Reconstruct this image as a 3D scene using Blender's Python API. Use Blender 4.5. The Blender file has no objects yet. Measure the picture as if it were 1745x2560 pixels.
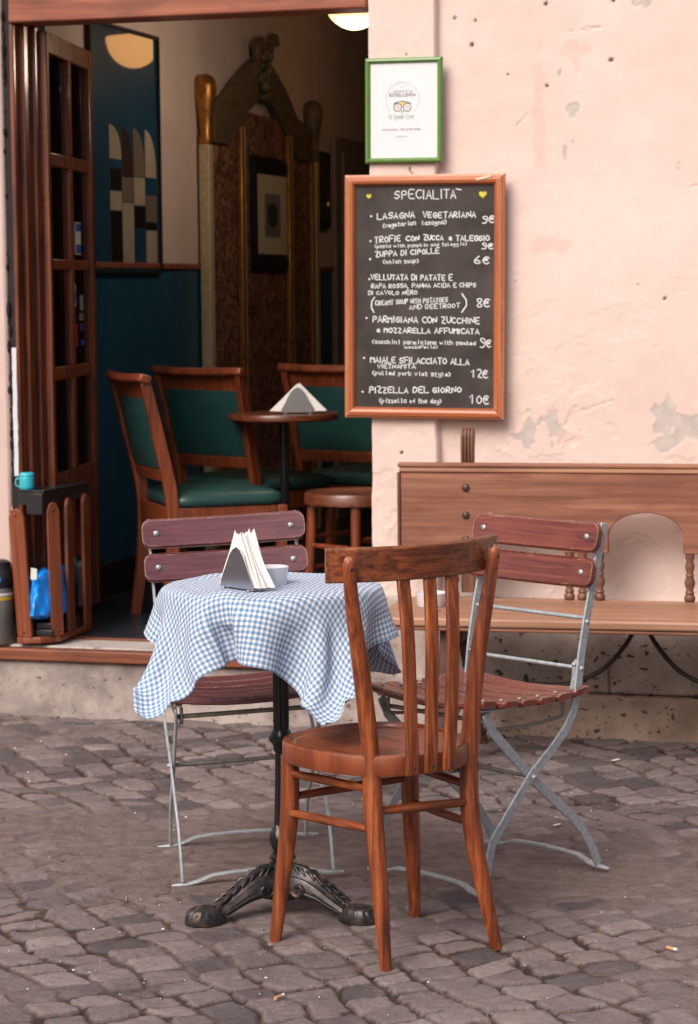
import bpy, math, random
import numpy as np
from mathutils import Vector, Matrix
rad = math.radians
random.seed(7)
S = bpy.context.scene
COL = S.collection

# ---------------------------------------------------------------- camera, sky, sun, exposure
CAM = Vector((2.065, -7.481, 1.417))
yaw, pitch, roll = rad(16.0), math.atan(560 / 6044.0), 0.0092
fw = Vector((-math.sin(yaw) * math.cos(pitch), math.cos(yaw) * math.cos(pitch), -math.sin(pitch)))
rt = Vector((math.cos(yaw), math.sin(yaw), 0))
up = rt.cross(fw)
r2 = rt * math.cos(roll) - up * math.sin(roll)
u2 = up * math.cos(roll) + rt * math.sin(roll)
cd = bpy.data.cameras.new('camera')
cam = bpy.data.objects.new('camera', cd)
COL.objects.link(cam)
cam.matrix_world = Matrix(((r2.x, u2.x, -fw.x, CAM.x), (r2.y, u2.y, -fw.y, CAM.y), (r2.z, u2.z, -fw.z, CAM.z), (0, 0, 0, 1)))
cd.sensor_fit = 'VERTICAL'
cd.sensor_height = 36.0
cd.lens = 6044 * 36.0 / 2560
cd.clip_end = 500
cd.dof.use_dof = True
cd.dof.focus_distance = 5.42
cd.dof.aperture_fstop = 7.5
S.camera = cam

W = bpy.data.worlds.new('World')
S.world = W
W.use_nodes = True
wn = W.node_tree.nodes
sky = wn.new('ShaderNodeTexSky')
sky.sky_type = 'NISHITA'
sky.sun_disc = False
SUN_EL, SUN_AZ = rad(43), rad(197)          # azimuth clockwise from +y
sky.sun_elevation = SUN_EL
sky.sun_rotation = SUN_AZ
sky.air_density = 1.0
sky.dust_density = 6.0
sky.ozone_density = 0.6
W.node_tree.links.new(sky.outputs[0], wn['Background'].inputs[0])
wn['Background'].inputs[1].default_value = 0.11
sl = bpy.data.lights.new('sun', 'SUN')
sl.energy = 2.0
sl.angle = rad(34)
sl.color = (1.0, 0.93, 0.90)
so = bpy.data.objects.new('sun', sl)
COL.objects.link(so)
sdir = Vector((math.sin(SUN_AZ) * math.cos(SUN_EL), math.cos(SUN_AZ) * math.cos(SUN_EL), math.sin(SUN_EL)))
so.rotation_euler = (-sdir).to_track_quat('-Z', 'Y').to_euler()
so.location = (-3, -6, 8)
S.view_settings.view_transform = 'Standard'
S.view_settings.look = 'None'
S.view_settings.exposure = 0.17
S.view_settings.gamma = 1.0
S.cycles.max_bounces = 8
S.cycles.caustics_reflective = False
S.cycles.caustics_refractive = False


# ---------------------------------------------------------------- numpy noise
def vnoise(x, y, seed=0):
    xi = np.floor(x).astype(np.int64); yi = np.floor(y).astype(np.int64)
    xf = x - xi; yf = y - yi
    xf = xf * xf * xf * (xf * (xf * 6 - 15) + 10); yf = yf * yf * yf * (yf * (yf * 6 - 15) + 10)
    a = hsh(xi, yi, seed); b = hsh(xi + 1, yi, seed); c = hsh(xi, yi + 1, seed); d = hsh(xi + 1, yi + 1, seed)
    return (a + (b - a) * xf) * (1 - yf) + (c + (d - c) * xf) * yf


def hsh(i, j, seed=0):
    with np.errstate(over='ignore'):
        n = (i.astype(np.int64) * 374761393 + j.astype(np.int64) * 668265263 + seed * 1442695041) & 0xffffffff
        n = ((n ^ (n >> 13)) * 1274126177) & 0xffffffff
        n = ((n ^ (n >> 16)) * 2246822519) & 0xffffffff
        n = n ^ (n >> 15)
    return (n & 0xffff) / 65535.0


def fbm(x, y, seed=0, oct=4):
    s = 0; a = 0.5; t = 0
    for o in range(oct):
        s = s + a * vnoise(x * 2 ** o, y * 2 ** o, seed + o * 17); t += a; a *= 0.5
    return s / t


def sstep(a, b, x):
    t = np.clip((x - a) / (b - a), 0, 1)
    return t * t * (3 - 2 * t)


# ---------------------------------------------------------------- materials
def newmat(name):
    m = bpy.data.materials.new(name); m.use_nodes = True
    nt = m.node_tree
    return m, nt, nt.nodes['Principled BSDF']


def N(nt, kind, **kw):
    n = nt.nodes.new(kind)
    for k, v in kw.items():
        if k in n.inputs: n.inputs[k].default_value = v
        else: setattr(n, k, v)
    return n


def ramp(nt, fac, stops):
    r = nt.nodes.new('ShaderNodeValToRGB')
    el = r.color_ramp.elements
    while len(el) < len(stops): el.new(0.5)
    for e, (p, c) in zip(el, stops):
        e.position = p; e.color = (c[0], c[1], c[2], 1) if len(c) == 3 else c
    nt.links.new(fac, r.inputs[0])
    return r.outputs[0]


def mixc(nt, f, a, b, mode='MIX'):
    n = nt.nodes.new('ShaderNodeMix'); n.data_type = 'RGBA'; n.blend_type = mode
    for sock, v in ((n.inputs[0], f), (n.inputs[6], a), (n.inputs[7], b)):
        if isinstance(v, (int, float)): sock.default_value = v
        elif isinstance(v, tuple): sock.default_value = (v[0], v[1], v[2], 1)
        else: nt.links.new(v, sock)
    return n.outputs[2]


def coords(nt, scale=(1, 1, 1), loc=(0, 0, 0), src='Object'):
    tc = nt.nodes.new('ShaderNodeTexCoord'); mp = nt.nodes.new('ShaderNodeMapping')
    mp.inputs['Scale'].default_value = scale; mp.inputs['Location'].default_value = loc
    nt.links.new(tc.outputs[src], mp.inputs[0])
    return mp.outputs[0]


def noise(nt, vec, scale, detail=4, rough=0.55, dist=0.0):
    n = nt.nodes.new('ShaderNodeTexNoise')
    n.inputs['Scale'].default_value = scale; n.inputs['Detail'].default_value = detail
    n.inputs['Roughness'].default_value = rough; n.inputs['Distortion'].default_value = dist
    nt.links.new(vec, n.inputs['Vector'])
    return n.outputs[0]


def bump(nt, h, strength, dist, p):
    b = nt.nodes.new('ShaderNodeBump'); b.inputs['Strength'].default_value = strength; b.inputs['Distance'].default_value = dist
    nt.links.new(h, b.inputs['Height']); nt.links.new(b.outputs[0], p.inputs['Normal'])


def plain(name, col, rough=0.5, metal=0.0, var=0.12, nscale=30, coat=0.0, bmp=0.0, spec=0.5, sheen=0.0):
    m, nt, p = newmat(name)
    n = noise(nt, coords(nt), nscale, 5)
    d = tuple(c * (1 - var) for c in col); l = tuple(min(1, c * (1 + var)) for c in col)
    nt.links.new(ramp(nt, n, [(0.3, d), (0.7, l)]), p.inputs['Base Color'])
    p.inputs['Roughness'].default_value = rough; p.inputs['Metallic'].default_value = metal
    p.inputs['Coat Weight'].default_value = coat; p.inputs['Specular IOR Level'].default_value = spec
    p.inputs['Sheen Weight'].default_value = sheen
    if bmp: bump(nt, n, bmp, 0.002, p)
    return m


def wood(name, dark, mid, light, axis='z', rough=0.38, coat=0.25, blotch=0.45, wear=0.0, wearcol=(0.55, 0.33, 0.2), fine=110, spots=0.0, blotcol=None):
    m, nt, p = newmat(name)
    sc = {'x': (2.2, fine, fine), 'y': (fine, 2.2, fine), 'z': (fine, fine, 2.2)}[axis]
    g = noise(nt, coords(nt, sc), 1.0, 5, 0.6, 0.4)
    sc2 = tuple(v * 0.16 for v in sc)
    g2 = noise(nt, coords(nt, sc2, (3, 1, 7)), 1.0, 3, 0.5, 1.2)
    c = ramp(nt, g, [(0.32, dark), (0.5, mid), (0.68, light)])
    c2 = ramp(nt, g2, [(0.3, (0.62, 0.6, 0.58)), (0.65, (1.1, 1.08, 1.05))])
    c = mixc(nt, 0.8, c, c2, 'MULTIPLY')
    bl = noise(nt, coords(nt, tuple(0.35 if a_ == axis else 1.5 for a_ in 'xyz'), (5, 9, 2)), 15, 6, 0.65)
    blm = ramp(nt, bl, [(0.48, (0, 0, 0)), (0.68, (1, 1, 1))])
    mm = nt.nodes.new('ShaderNodeMath'); mm.operation = 'MULTIPLY'; mm.inputs[1].default_value = blotch
    nt.links.new(blm, mm.inputs[0])
    c = mixc(nt, mm.outputs[0], c, blotcol or tuple(v * 0.35 for v in dark))
    if spots:
        sp = noise(nt, coords(nt, (1, 1, 1), (1, 4, 8)), 260, 2, 0.5)
        c = mixc(nt, ramp(nt, sp, [(0.70 - 0.02 * spots, (0, 0, 0)), (0.74, (0.8, 0.8, 0.8))]), c, wearcol)
    if wear:
        geo = nt.nodes.new('ShaderNodeNewGeometry'); bv = nt.nodes.new('ShaderNodeBevel'); bv.samples = 4
        bv.inputs['Radius'].default_value = 0.004
        dt = nt.nodes.new('ShaderNodeVectorMath'); dt.operation = 'DOT_PRODUCT'
        nt.links.new(bv.outputs[0], dt.inputs[0]); nt.links.new(geo.outputs['Normal'], dt.inputs[1])
        wv = noise(nt, coords(nt, (1, 1, 1), (2, 2, 5)), 42, 5, 0.65)
        ad = nt.nodes.new('ShaderNodeMath'); ad.operation = 'MULTIPLY_ADD'
        ad.inputs[1].default_value = -2.6; nt.links.new(dt.outputs['Value'], ad.inputs[0]); nt.links.new(wv, ad.inputs[2])
        ad2 = nt.nodes.new('ShaderNodeMath'); ad2.operation = 'ADD'; ad2.inputs[1].default_value = 2.6
        nt.links.new(ad.outputs[0], ad2.inputs[0])
        t0 = 0.86 - 0.09 * wear
        c = mixc(nt, ramp(nt, ad2.outputs[0], [(t0, (0, 0, 0)), (t0 + 0.07, (0.9, 0.9, 0.9))]), c, wearcol)
    nt.links.new(c, p.inputs['Base Color'])
    rr = noise(nt, coords(nt), 24, 4)
    mr = nt.nodes.new('ShaderNodeMapRange'); mr.inputs['To Min'].default_value = rough - 0.1; mr.inputs['To Max'].default_value = rough + 0.14
    nt.links.new(rr, mr.inputs[0]); nt.links.new(mr.outputs[0], p.inputs['Roughness'])
    p.inputs['Coat Weight'].default_value = coat; p.inputs['Coat Roughness'].default_value = 0.18
    bump(nt, g, 0.25, 0.0012, p)
    return m


CH = dict(dark=(0.095, 0.019, 0.006), mid=(0.27, 0.060, 0.016), light=(0.44, 0.125, 0.034), spots=1.0, wear=0.9, wearcol=(0.46, 0.22, 0.11), blotch=0.6)
M = {}
for ax in 'xyz': M['chair_' + ax] = wood('bentwood_' + ax, axis=ax, rough=0.42, coat=0.2, **CH)
M['chair_crest'] = wood('bentwood_crest', (0.065, 0.015, 0.005), (0.215, 0.053, 0.017), (0.36, 0.105, 0.034), 'x', 0.45, 0.15, 0.7, 1.0, (0.5, 0.27, 0.13), spots=0.6)
M['seat_wood'] = wood('bentwood_seat', (0.10, 0.023, 0.009), (0.24, 0.060, 0.023), (0.38, 0.12, 0.052), 'y', 0.36, 0.3, 0.3, 0.5, (0.42, 0.2, 0.12), fine=150)
FD = dict(dark=(0.11, 0.020, 0.012), mid=(0.19, 0.041, 0.025), light=(0.25, 0.065, 0.042), axis='x', rough=0.26, coat=0.7, blotch=0.2, wear=0.9, wearcol=(0.62, 0.42, 0.3), spots=0.0, fine=140)
M['seat_rim'] = wood('bentwood_rim', (0.11, 0.023, 0.008), (0.25, 0.058, 0.019), (0.36, 0.10, 0.035), 'z', 0.36, 0.35, 0.3, 0.8, (0.46, 0.24, 0.13), fine=9)
M['fold_wood'] = wood('folding_slat', **FD)
M['fold_sky_tint'] = wood('folding_slat_sky_tint', **{**FD, 'dark': (0.09, 0.024, 0.030), 'mid': (0.145, 0.042, 0.052), 'light': (0.185, 0.064, 0.076)})  # mauve reflection of the sky put into the slat colour
M['bench'] = wood('bench_wood', (0.19, 0.07, 0.040), (0.30, 0.125, 0.075), (0.38, 0.175, 0.11), 'x', 0.55, 0.05, 0.6, 0.3, (0.5, 0.3, 0.2), fine=60, blotcol=(0.16, 0.05, 0.03))
M['bench_seat'] = wood('bench_seat_wood', (0.30, 0.145, 0.085), (0.42, 0.225, 0.14), (0.52, 0.30, 0.20), 'x', 0.5, 0.08, 0.2, 0.3, (0.6, 0.4, 0.3), fine=60, blotcol=(0.25, 0.1, 0.06))
M['bench_dark'] = wood('bench_leg_wood', (0.045, 0.018, 0.011), (0.085, 0.034, 0.021), (0.13, 0.055, 0.034), 'z', 0.5, 0.1, 0.3)
M['bench_turned'] = wood('bench_turned_wood', (0.11, 0.045, 0.027), (0.19, 0.08, 0.048), (0.25, 0.115, 0.07), 'z', 0.5, 0.1, 0.4)
M['frame_wood'] = wood('board_frame_wood', (0.36, 0.095, 0.035), (0.48, 0.145, 0.052), (0.58, 0.20, 0.075), 'z', 0.4, 0.2, 0.18, 0.3, (0.7, 0.42, 0.22), fine=80, blotcol=(0.25, 0.05, 0.025))
M['frame_wood_x'] = wood('board_frame_wood_x', (0.36, 0.095, 0.035), (0.46, 0.13, 0.048), (0.56, 0.18, 0.07), 'x', 0.4, 0.2, 0.18, 0.3, (0.7, 0.42, 0.22), fine=80, blotcol=(0.25, 0.05, 0.025))
DR = dict(dark=(0.14, 0.03, 0.013), mid=(0.33, 0.082, 0.035), light=(0.48, 0.15, 0.07), rough=0.28, coat=0.6, blotch=0.5)
M['door_z'] = wood('door_wood', axis='z', **DR)
M['casing'] = wood('casing_wood', (0.05, 0.012, 0.006), (0.15, 0.036, 0.015), (0.26, 0.075, 0.03), 'z', 0.34, 0.4, 0.6)
M['door_x'] = wood('door_wood_x', axis='x', **DR)
M['lintel'] = wood('lintel_wood', (0.22, 0.055, 0.03), (0.33, 0.095, 0.05), (0.42, 0.14, 0.08), 'x', 0.5, 0.15, 0.55, 0.3, fine=45, blotcol=(0.10, 0.03, 0.03))
M['threshold'] = wood('threshold_wood', (0.13, 0.035, 0.015), (0.22, 0.062, 0.028), (0.3, 0.1, 0.05), 'x', 0.5, 0.15, 0.6, 0.8, (0.5, 0.3, 0.2))
M['picket'] = wood('picket_wood', (0.15, 0.035, 0.014), (0.24, 0.06, 0.022), (0.31, 0.09, 0.035), 'z', 0.42, 0.2, 0.3, 0.6, (0.5, 0.25, 0.15))
M['inner_chair'] = wood('cherry_wood', (0.12, 0.026, 0.01), (0.2, 0.045, 0.016), (0.27, 0.07, 0.025), 'z', 0.35, 0.3, 0.15, fine=70)
M['inner_table'] = wood('inner_table_wood', (0.08, 0.02, 0.009), (0.14, 0.036, 0.015), (0.2, 0.06, 0.025), 'x', 0.35, 0.3, 0.2)
M['board'] = plain('chalkboard', (0.056, 0.046, 0.043), 0.6, var=0.42, nscale=7, spec=0.25)
M['chalk'] = plain('chalk_marker', (0.80, 0.82, 0.85), 0.8, var=0.05)
M['chalk_yellow'] = plain('chalk_yellow', (0.62, 0.58, 0.06), 0.8, var=0.2)
M['green'] = plain('green_frame', (0.125, 0.25, 0.06), 0.4, var=0.1, coat=0.2)
M['paper'] = plain('paper', (0.76, 0.77, 0.81), 0.5, var=0.02, coat=0.25)
M['ink_gray'] = plain('ink_gray', (0.25, 0.27, 0.31), 0.6, var=0.05)
M['ink_pale'] = plain('ink_pale', (0.42, 0.45, 0.50), 0.6, var=0.05)
M['ink_dark'] = plain('ink_dark', (0.08, 0.09, 0.11), 0.6, var=0.05)
M['ink_yellow'] = plain('ink_yellow', (0.75, 0.62, 0.12), 0.6, var=0.05)
M['ink_pink'] = plain('ink_pink', (0.7, 0.3, 0.36), 0.6, var=0.05)
M['ink_green'] = plain('ink_green', (0.35, 0.52, 0.46), 0.6, var=0.05)
M['brass'] = plain('brass', (0.6, 0.45, 0.2), 0.4, 1.0)
M['zinc'] = plain('galvanized', (0.42, 0.47, 0.50), 0.5, 0.4, var=0.22, nscale=90, bmp=0.05)
M['zinc_olive'] = plain('galvanized_olive', (0.27, 0.27, 0.23), 0.5, 0.55, var=0.2, nscale=90)
M['rivet'] = plain('rivet', (0.5, 0.52, 0.52), 0.45, 0.7, var=0.15)
M['rivet_dark'] = plain('rivet_dark', (0.09, 0.06, 0.05), 0.45, 0.4)
M['screw'] = plain('screw', (0.10, 0.075, 0.06), 0.45, 0.8)
M['steel'] = plain('stainless', (0.52, 0.53, 0.56), 0.24, 1.0, var=0.05)
M['porcelain'] = plain('porcelain', (0.72, 0.74, 0.78), 0.18, var=0.01, coat=0.4)
M['napkin'] = plain('napkin_paper', (0.86, 0.84, 0.82), 0.85, var=0.02, bmp=0.1, nscale=120)
M['iron_brace'] = plain('wrought_iron', (0.03, 0.022, 0.018), 0.5, 0.5, var=0.3)
M['black_plastic'] = plain('black_plastic', (0.016, 0.016, 0.018), 0.35, var=0.1)
M['bag_blue'] = plain('blue_plastic', (0.005, 0.27, 0.95), 0.3, var=0.12, nscale=14)
M['cyan'] = plain('cyan_enamel', (0.03, 0.46, 0.58), 0.3, var=0.03, coat=0.3)
M['gray_can'] = plain('gray_can', (0.16, 0.155, 0.15), 0.5, 0.4, var=0.25, nscale=18)
M['yellow'] = plain('yellow_band', (0.5, 0.36, 0.05), 0.5)
M['white'] = plain('white_paint', (0.66, 0.66, 0.68), 0.6, var=0.06)
M['gap'] = plain('dark_gap', (0.012, 0.010, 0.010), 0.8)
M['leather'] = plain('green_leather', (0.014, 0.056, 0.052), 0.42, var=0.2, nscale=8, bmp=0.05)
M['dado'] = plain('dado_paint', (0.010, 0.085, 0.145), 0.42, var=0.12, nscale=5)
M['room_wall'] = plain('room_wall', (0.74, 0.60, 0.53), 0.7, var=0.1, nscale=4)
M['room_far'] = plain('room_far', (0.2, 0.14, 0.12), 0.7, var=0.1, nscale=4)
M['skirting'] = plain('skirting', (0.012, 0.012, 0.013), 0.5)
M['pale_door'] = plain('pale_door', (0.30, 0.25, 0.23), 0.5, var=0.05)
M['cream'] = plain('cream_paint', (0.55, 0.46, 0.28), 0.5, var=0.2, nscale=40)
M['gold'] = plain('old_gold', (0.42, 0.19, 0.045), 0.38, 0.8, var=0.4, nscale=45, bmp=0.2)
M['olive'] = plain('olive_carving', (0.14, 0.105, 0.055), 0.5, var=0.4, nscale=30, bmp=0.3)
M['black_frame'] = plain('black_frame', (0.012, 0.013, 0.015), 0.4)
M['mat_board'] = plain('mat_board', (0.75, 0.68, 0.5), 0.6, var=0.05)
M['art_dark'] = plain('art_dark', (0.05, 0.055, 0.06), 0.5, var=0.6, nscale=14)
M['art_gray'] = plain('art_gray', (0.25, 0.24, 0.22), 0.5, var=0.3, nscale=14)
M['butt'] = plain('filter_paper', (0.55, 0.3, 0.14), 0.8)
M['scrap'] = plain('scrap_paper', (0.75, 0.74, 0.72), 0.8, var=0.05)
M['sticker_blue'] = plain('sticker_blue', (0.02, 0.12, 0.5), 0.4)
M['sticker_red'] = plain('sticker_red', (0.5, 0.02, 0.025), 0.4)
M['sticker_violet'] = plain('sticker_violet', (0.08, 0.04, 0.25), 0.4)


def glossy_paint(name, col, ior=1.8):
    m, nt, p = newmat(name)
    n = noise(nt, coords(nt), 6, 3)
    nt.links.new(ramp(nt, n, [(0.3, tuple(c * 0.85 for c in col)), (0.7, tuple(c * 1.15 for c in col))]), p.inputs['Base Color'])
    p.inputs['Roughness'].default_value = 0.35
    p.inputs['Coat Weight'].default_value = 1; p.inputs['Coat Roughness'].default_value = 0.02; p.inputs['Coat IOR'].default_value = ior
    return m


M['art_blue'] = glossy_paint('art_blue', (0.008, 0.075, 0.14))
M['art_cream'] = glossy_paint('art_cream', (0.55, 0.46, 0.35))
M['art_taupe'] = glossy_paint('art_taupe', (0.25, 0.185, 0.14))
M['art_brown'] = glossy_paint('art_brown', (0.05, 0.03, 0.02))
M['art_black'] = glossy_paint('art_black', (0.007, 0.008, 0.009))


def emit(name, col, st):
    m, nt, p = newmat(name)
    p.inputs['Base Color'].default_value = (0.8, 0.7, 0.5, 1)
    n = noise(nt, coords(nt), 7, 2)
    nt.links.new(ramp(nt, n, [(0.3, tuple(c * 0.92 for c in col)), (0.7, col)]), p.inputs['Emission Color'])
    p.inputs['Emission Strength'].default_value = st
    return m


M['lamp'] = emit('lit_glass', (1.0, 0.46, 0.13), 2.6)


def glassmat():
    m = bpy.data.materials.new('window_glass'); m.use_nodes = True
    nt = m.node_tree; nt.nodes.clear()
    out = nt.nodes.new('ShaderNodeOutputMaterial'); mx = nt.nodes.new('ShaderNodeMixShader')
    fr = nt.nodes.new('ShaderNodeFresnel'); fr.inputs[0].default_value = 1.45
    tr = nt.nodes.new('ShaderNodeBsdfTransparent'); tr.inputs[0].default_value = (0.86, 0.88, 0.86, 1)
    gl = nt.nodes.new('ShaderNodeBsdfGlossy'); gl.inputs['Roughness'].default_value = 0.03
    nz = noise(nt, coords(nt), 9, 2)
    b = nt.nodes.new('ShaderNodeBump'); b.inputs['Strength'].default_value = 0.08; b.inputs['Distance'].default_value = 0.01
    nt.links.new(nz, b.inputs['Height']); nt.links.new(b.outputs[0], gl.inputs['Normal'])
    nt.links.new(fr.outputs[0], mx.inputs[0]); nt.links.new(tr.outputs[0], mx.inputs[1]); nt.links.new(gl.outputs[0], mx.inputs[2])
    nt.links.new(mx.outputs[0], out.inputs[0])
    return m


M['glass'] = glassmat()


def plaster(name, attr=True, col=(0.755, 0.60, 0.545)):
    m, nt, p = newmat(name)
    v = coords(nt)
    n1 = noise(nt, v, 1.6, 5, 0.6); n2 = noise(nt, v, 14, 5, 0.6)
    c = ramp(nt, n1, [(0.28, (col[0] * 0.92, col[1] * 0.89, col[2] * 0.88)), (0.5, col), (0.75, (col[0] * 1.05, col[1] * 1.1, col[2] * 1.13))])
    c = mixc(nt, 0.5, c, ramp(nt, n2, [(0.3, (0.93, 0.93, 0.94)), (0.7, (1.04, 1.03, 1.02))]), 'MULTIPLY')
    if attr:
        a = nt.nodes.new('ShaderNodeAttribute'); a.attribute_name = 'patch'
        c = mixc(nt, a.outputs['Fac'], c, ramp(nt, noise(nt, v, 25, 4), [(0.3, (0.47, 0.42, 0.39)), (0.7, (0.60, 0.53, 0.49))]))
        a2 = nt.nodes.new('ShaderNodeAttribute'); a2.attribute_name = 'hole'
        c = mixc(nt, a2.outputs['Fac'], c, (0.05, 0.025, 0.015))
        a3 = nt.nodes.new('ShaderNodeAttribute'); a3.attribute_name = 'rub'
        c = mixc(nt, a3.outputs['Fac'], c, (0.70, 0.47, 0.41))
    nt.links.new(c, p.inputs['Base Color'])
    p.inputs['Roughness'].default_value = 0.8; p.inputs['Specular IOR Level'].default_value = 0.3
    bump(nt, noise(nt, v, 60, 6, 0.65), 0.22, 0.004, p)
    return m


M['plaster'] = plaster('pink_plaster')
M['plaster_plain'] = plaster('pink_plaster_plain', False)
M['plaster_left_shade'] = plaster('shaded_plaster', False, (0.64, 0.49, 0.45))  # plaster colour darkened to paint in the shade on the left strip


def stone(name, base, dark, pit, streak=True):
    m, nt, p = newmat(name)
    v = coords(nt)
    n1 = noise(nt, v, 5, 6, 0.65)
    c = ramp(nt, n1, [(0.25, dark), (0.5, base), (0.75, tuple(min(1, x * 1.18) for x in base))])
    n3 = noise(nt, coords(nt, (1, 1, 1), (3, 3, 3)), 2.2, 6, 0.7)
    c = mixc(nt, ramp(nt, n3, [(0.46, (0, 0, 0)), (0.66, (0.8, 0.8, 0.8))]), c, tuple(x * 0.6 for x in dark))
    n2 = noise(nt, coords(nt, (26, 26, 48)), 1.0, 3, 0.55)
    c = mixc(nt, ramp(nt, n2, [(0.625, (0, 0, 0)), (0.68, (1, 1, 1))]), c, pit)
    n5 = noise(nt, coords(nt, (90, 90, 90)), 1.0, 2, 0.5)
    c = mixc(nt, ramp(nt, n5, [(0.645, (0, 0, 0)), (0.71, (0.8, 0.8, 0.8))]), c, tuple(x * 2 for x in pit))
    if streak:
        n4 = noise(nt, coords(nt, (38, 38, 3.5), (4, 1, 2)), 1.0, 3, 0.5)
        c = mixc(nt, ramp(nt, n4, [(0.66, (0, 0, 0)), (0.74, (0.7, 0.7, 0.7))]), c, (0.11, 0.065, 0.05))
    nt.links.new(c, p.inputs['Base Color'])
    p.inputs['Roughness'].default_value = 0.8
    bump(nt, noise(nt, v, 40, 6, 0.65), 0.4, 0.004, p)
    return m


M['plinth'] = stone('plinth_stone', (0.46, 0.375, 0.33), (0.34, 0.265, 0.225), (0.035, 0.026, 0.022))
M['plinth_low'] = stone('plinth_low_stone', (0.50, 0.36, 0.285), (0.37, 0.25, 0.19), (0.06, 0.035, 0.028))
M['step'] = stone('step_stone', (0.43, 0.365, 0.335), (0.20, 0.155, 0.14), (0.10, 0.075, 0.065))
M['marble'] = stone('marble', (0.5, 0.44, 0.41), (0.4, 0.34, 0.31), (0.25, 0.2, 0.18), False)


def cobblemat():
    m, nt, p = newmat('cobblestones')
    a = nt.nodes.new('ShaderNodeAttribute'); a.attribute_name = 'stone'
    d = nt.nodes.new('ShaderNodeAttribute'); d.attribute_name = 'dirt'
    g = nt.nodes.new('ShaderNodeAttribute'); g.attribute_name = 'gap'
    v = coords(nt)
    c = ramp(nt, a.outputs['Fac'], [(0.0, (0.105, 0.093, 0.099)), (0.16, (0.135, 0.117, 0.121)), (0.3, (0.215, 0.177, 0.174)), (0.7, (0.255, 0.210, 0.205)), (1.0, (0.33, 0.275, 0.268))])
    n = noise(nt, v, 42, 8, 0.72)
    c = mixc(nt, 0.95, c, ramp(nt, n, [(0.25, (0.58, 0.56, 0.55)), (0.45, (0.95, 0.95, 0.95)), (0.6, (1.1, 1.09, 1.08)), (0.78, (1.45, 1.42, 1.38))]), 'MULTIPLY')
    n_ = noise(nt, coords(nt, (1, 1, 1), (4, 3, 1)), 9, 4, 0.6)
    c = mixc(nt, 0.9, c, ramp(nt, n_, [(0.3, (0.82, 0.80, 0.80)), (0.7, (1.15, 1.13, 1.13))]), 'MULTIPLY')
    dn = noise(nt, coords(nt, (1, 1, 1), (2, 2, 2)), 20, 9, 0.74)
    dc = ramp(nt, dn, [(0.2, (0.045, 0.034, 0.031)), (0.36, (0.13, 0.098, 0.089)), (0.5, (0.195, 0.150, 0.138)), (0.64, (0.24, 0.188, 0.172)), (0.8, (0.36, 0.245, 0.19))])
    c = mixc(nt, d.outputs['Fac'], c, dc)
    gn = noise(nt, coords(nt, (1, 1, 1), (7, 2, 2)), 38, 4, 0.6)
    gc = ramp(nt, gn, [(0.3, (0.014, 0.011, 0.010)), (0.5, (0.035, 0.022, 0.017)), (0.6, (0.12, 0.055, 0.032)), (0.8, (0.30, 0.19, 0.13))])
    c = mixc(nt, g.outputs['Fac'], c, gc)
    sp = noise(nt, coords(nt, (1, 1, 1), (1, 1, 9)), 320, 2, 0.5)
    c = mixc(nt, ramp(nt, sp, [(0.29, (0.9, 0.9, 0.9)), (0.36, (0, 0, 0))]), c, (0.035, 0.026, 0.022))
    nt.links.new(c, p.inputs['Base Color'])
    p.inputs['Roughness'].default_value = 0.66
    p.inputs['Specular IOR Level'].default_value = 0.35
    bump(nt, noise(nt, v, 75, 9, 0.75), 0.9, 0.009, p)
    return m


M['cobble'] = cobblemat()


def floormat():
    m, nt, p = newmat('dark_floor')
    n = noise(nt, coords(nt), 7, 5)
    nt.links.new(ramp(nt, n, [(0.3, (0.02, 0.024, 0.032)), (0.7, (0.045, 0.05, 0.062))]), p.inputs['Base Color'])
    p.inputs['Roughness'].default_value = 0.3
    return m


M['floor'] = floormat()


def ironmat():
    m, nt, p = newmat('cast_iron')
    v = coords(nt)
    n = noise(nt, v, 38, 5, 0.6)
    c = ramp(nt, n, [(0.36, (0.016, 0.017, 0.02)), (0.52, (0.04, 0.036, 0.038)), (0.62, (0.085, 0.055, 0.045)), (0.75, (0.17, 0.095, 0.065))])
    nt.links.new(c, p.inputs['Base Color'])
    p.inputs['Roughness'].default_value = 0.34; p.inputs['Metallic'].default_value = 0.35
    bump(nt, noise(nt, v, 120, 4), 0.2, 0.002, p)
    return m


M['iron'] = ironmat()
M['iron_clean'] = plain('black_enamel', (0.012, 0.013, 0.014), 0.28, 0.2)


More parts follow.
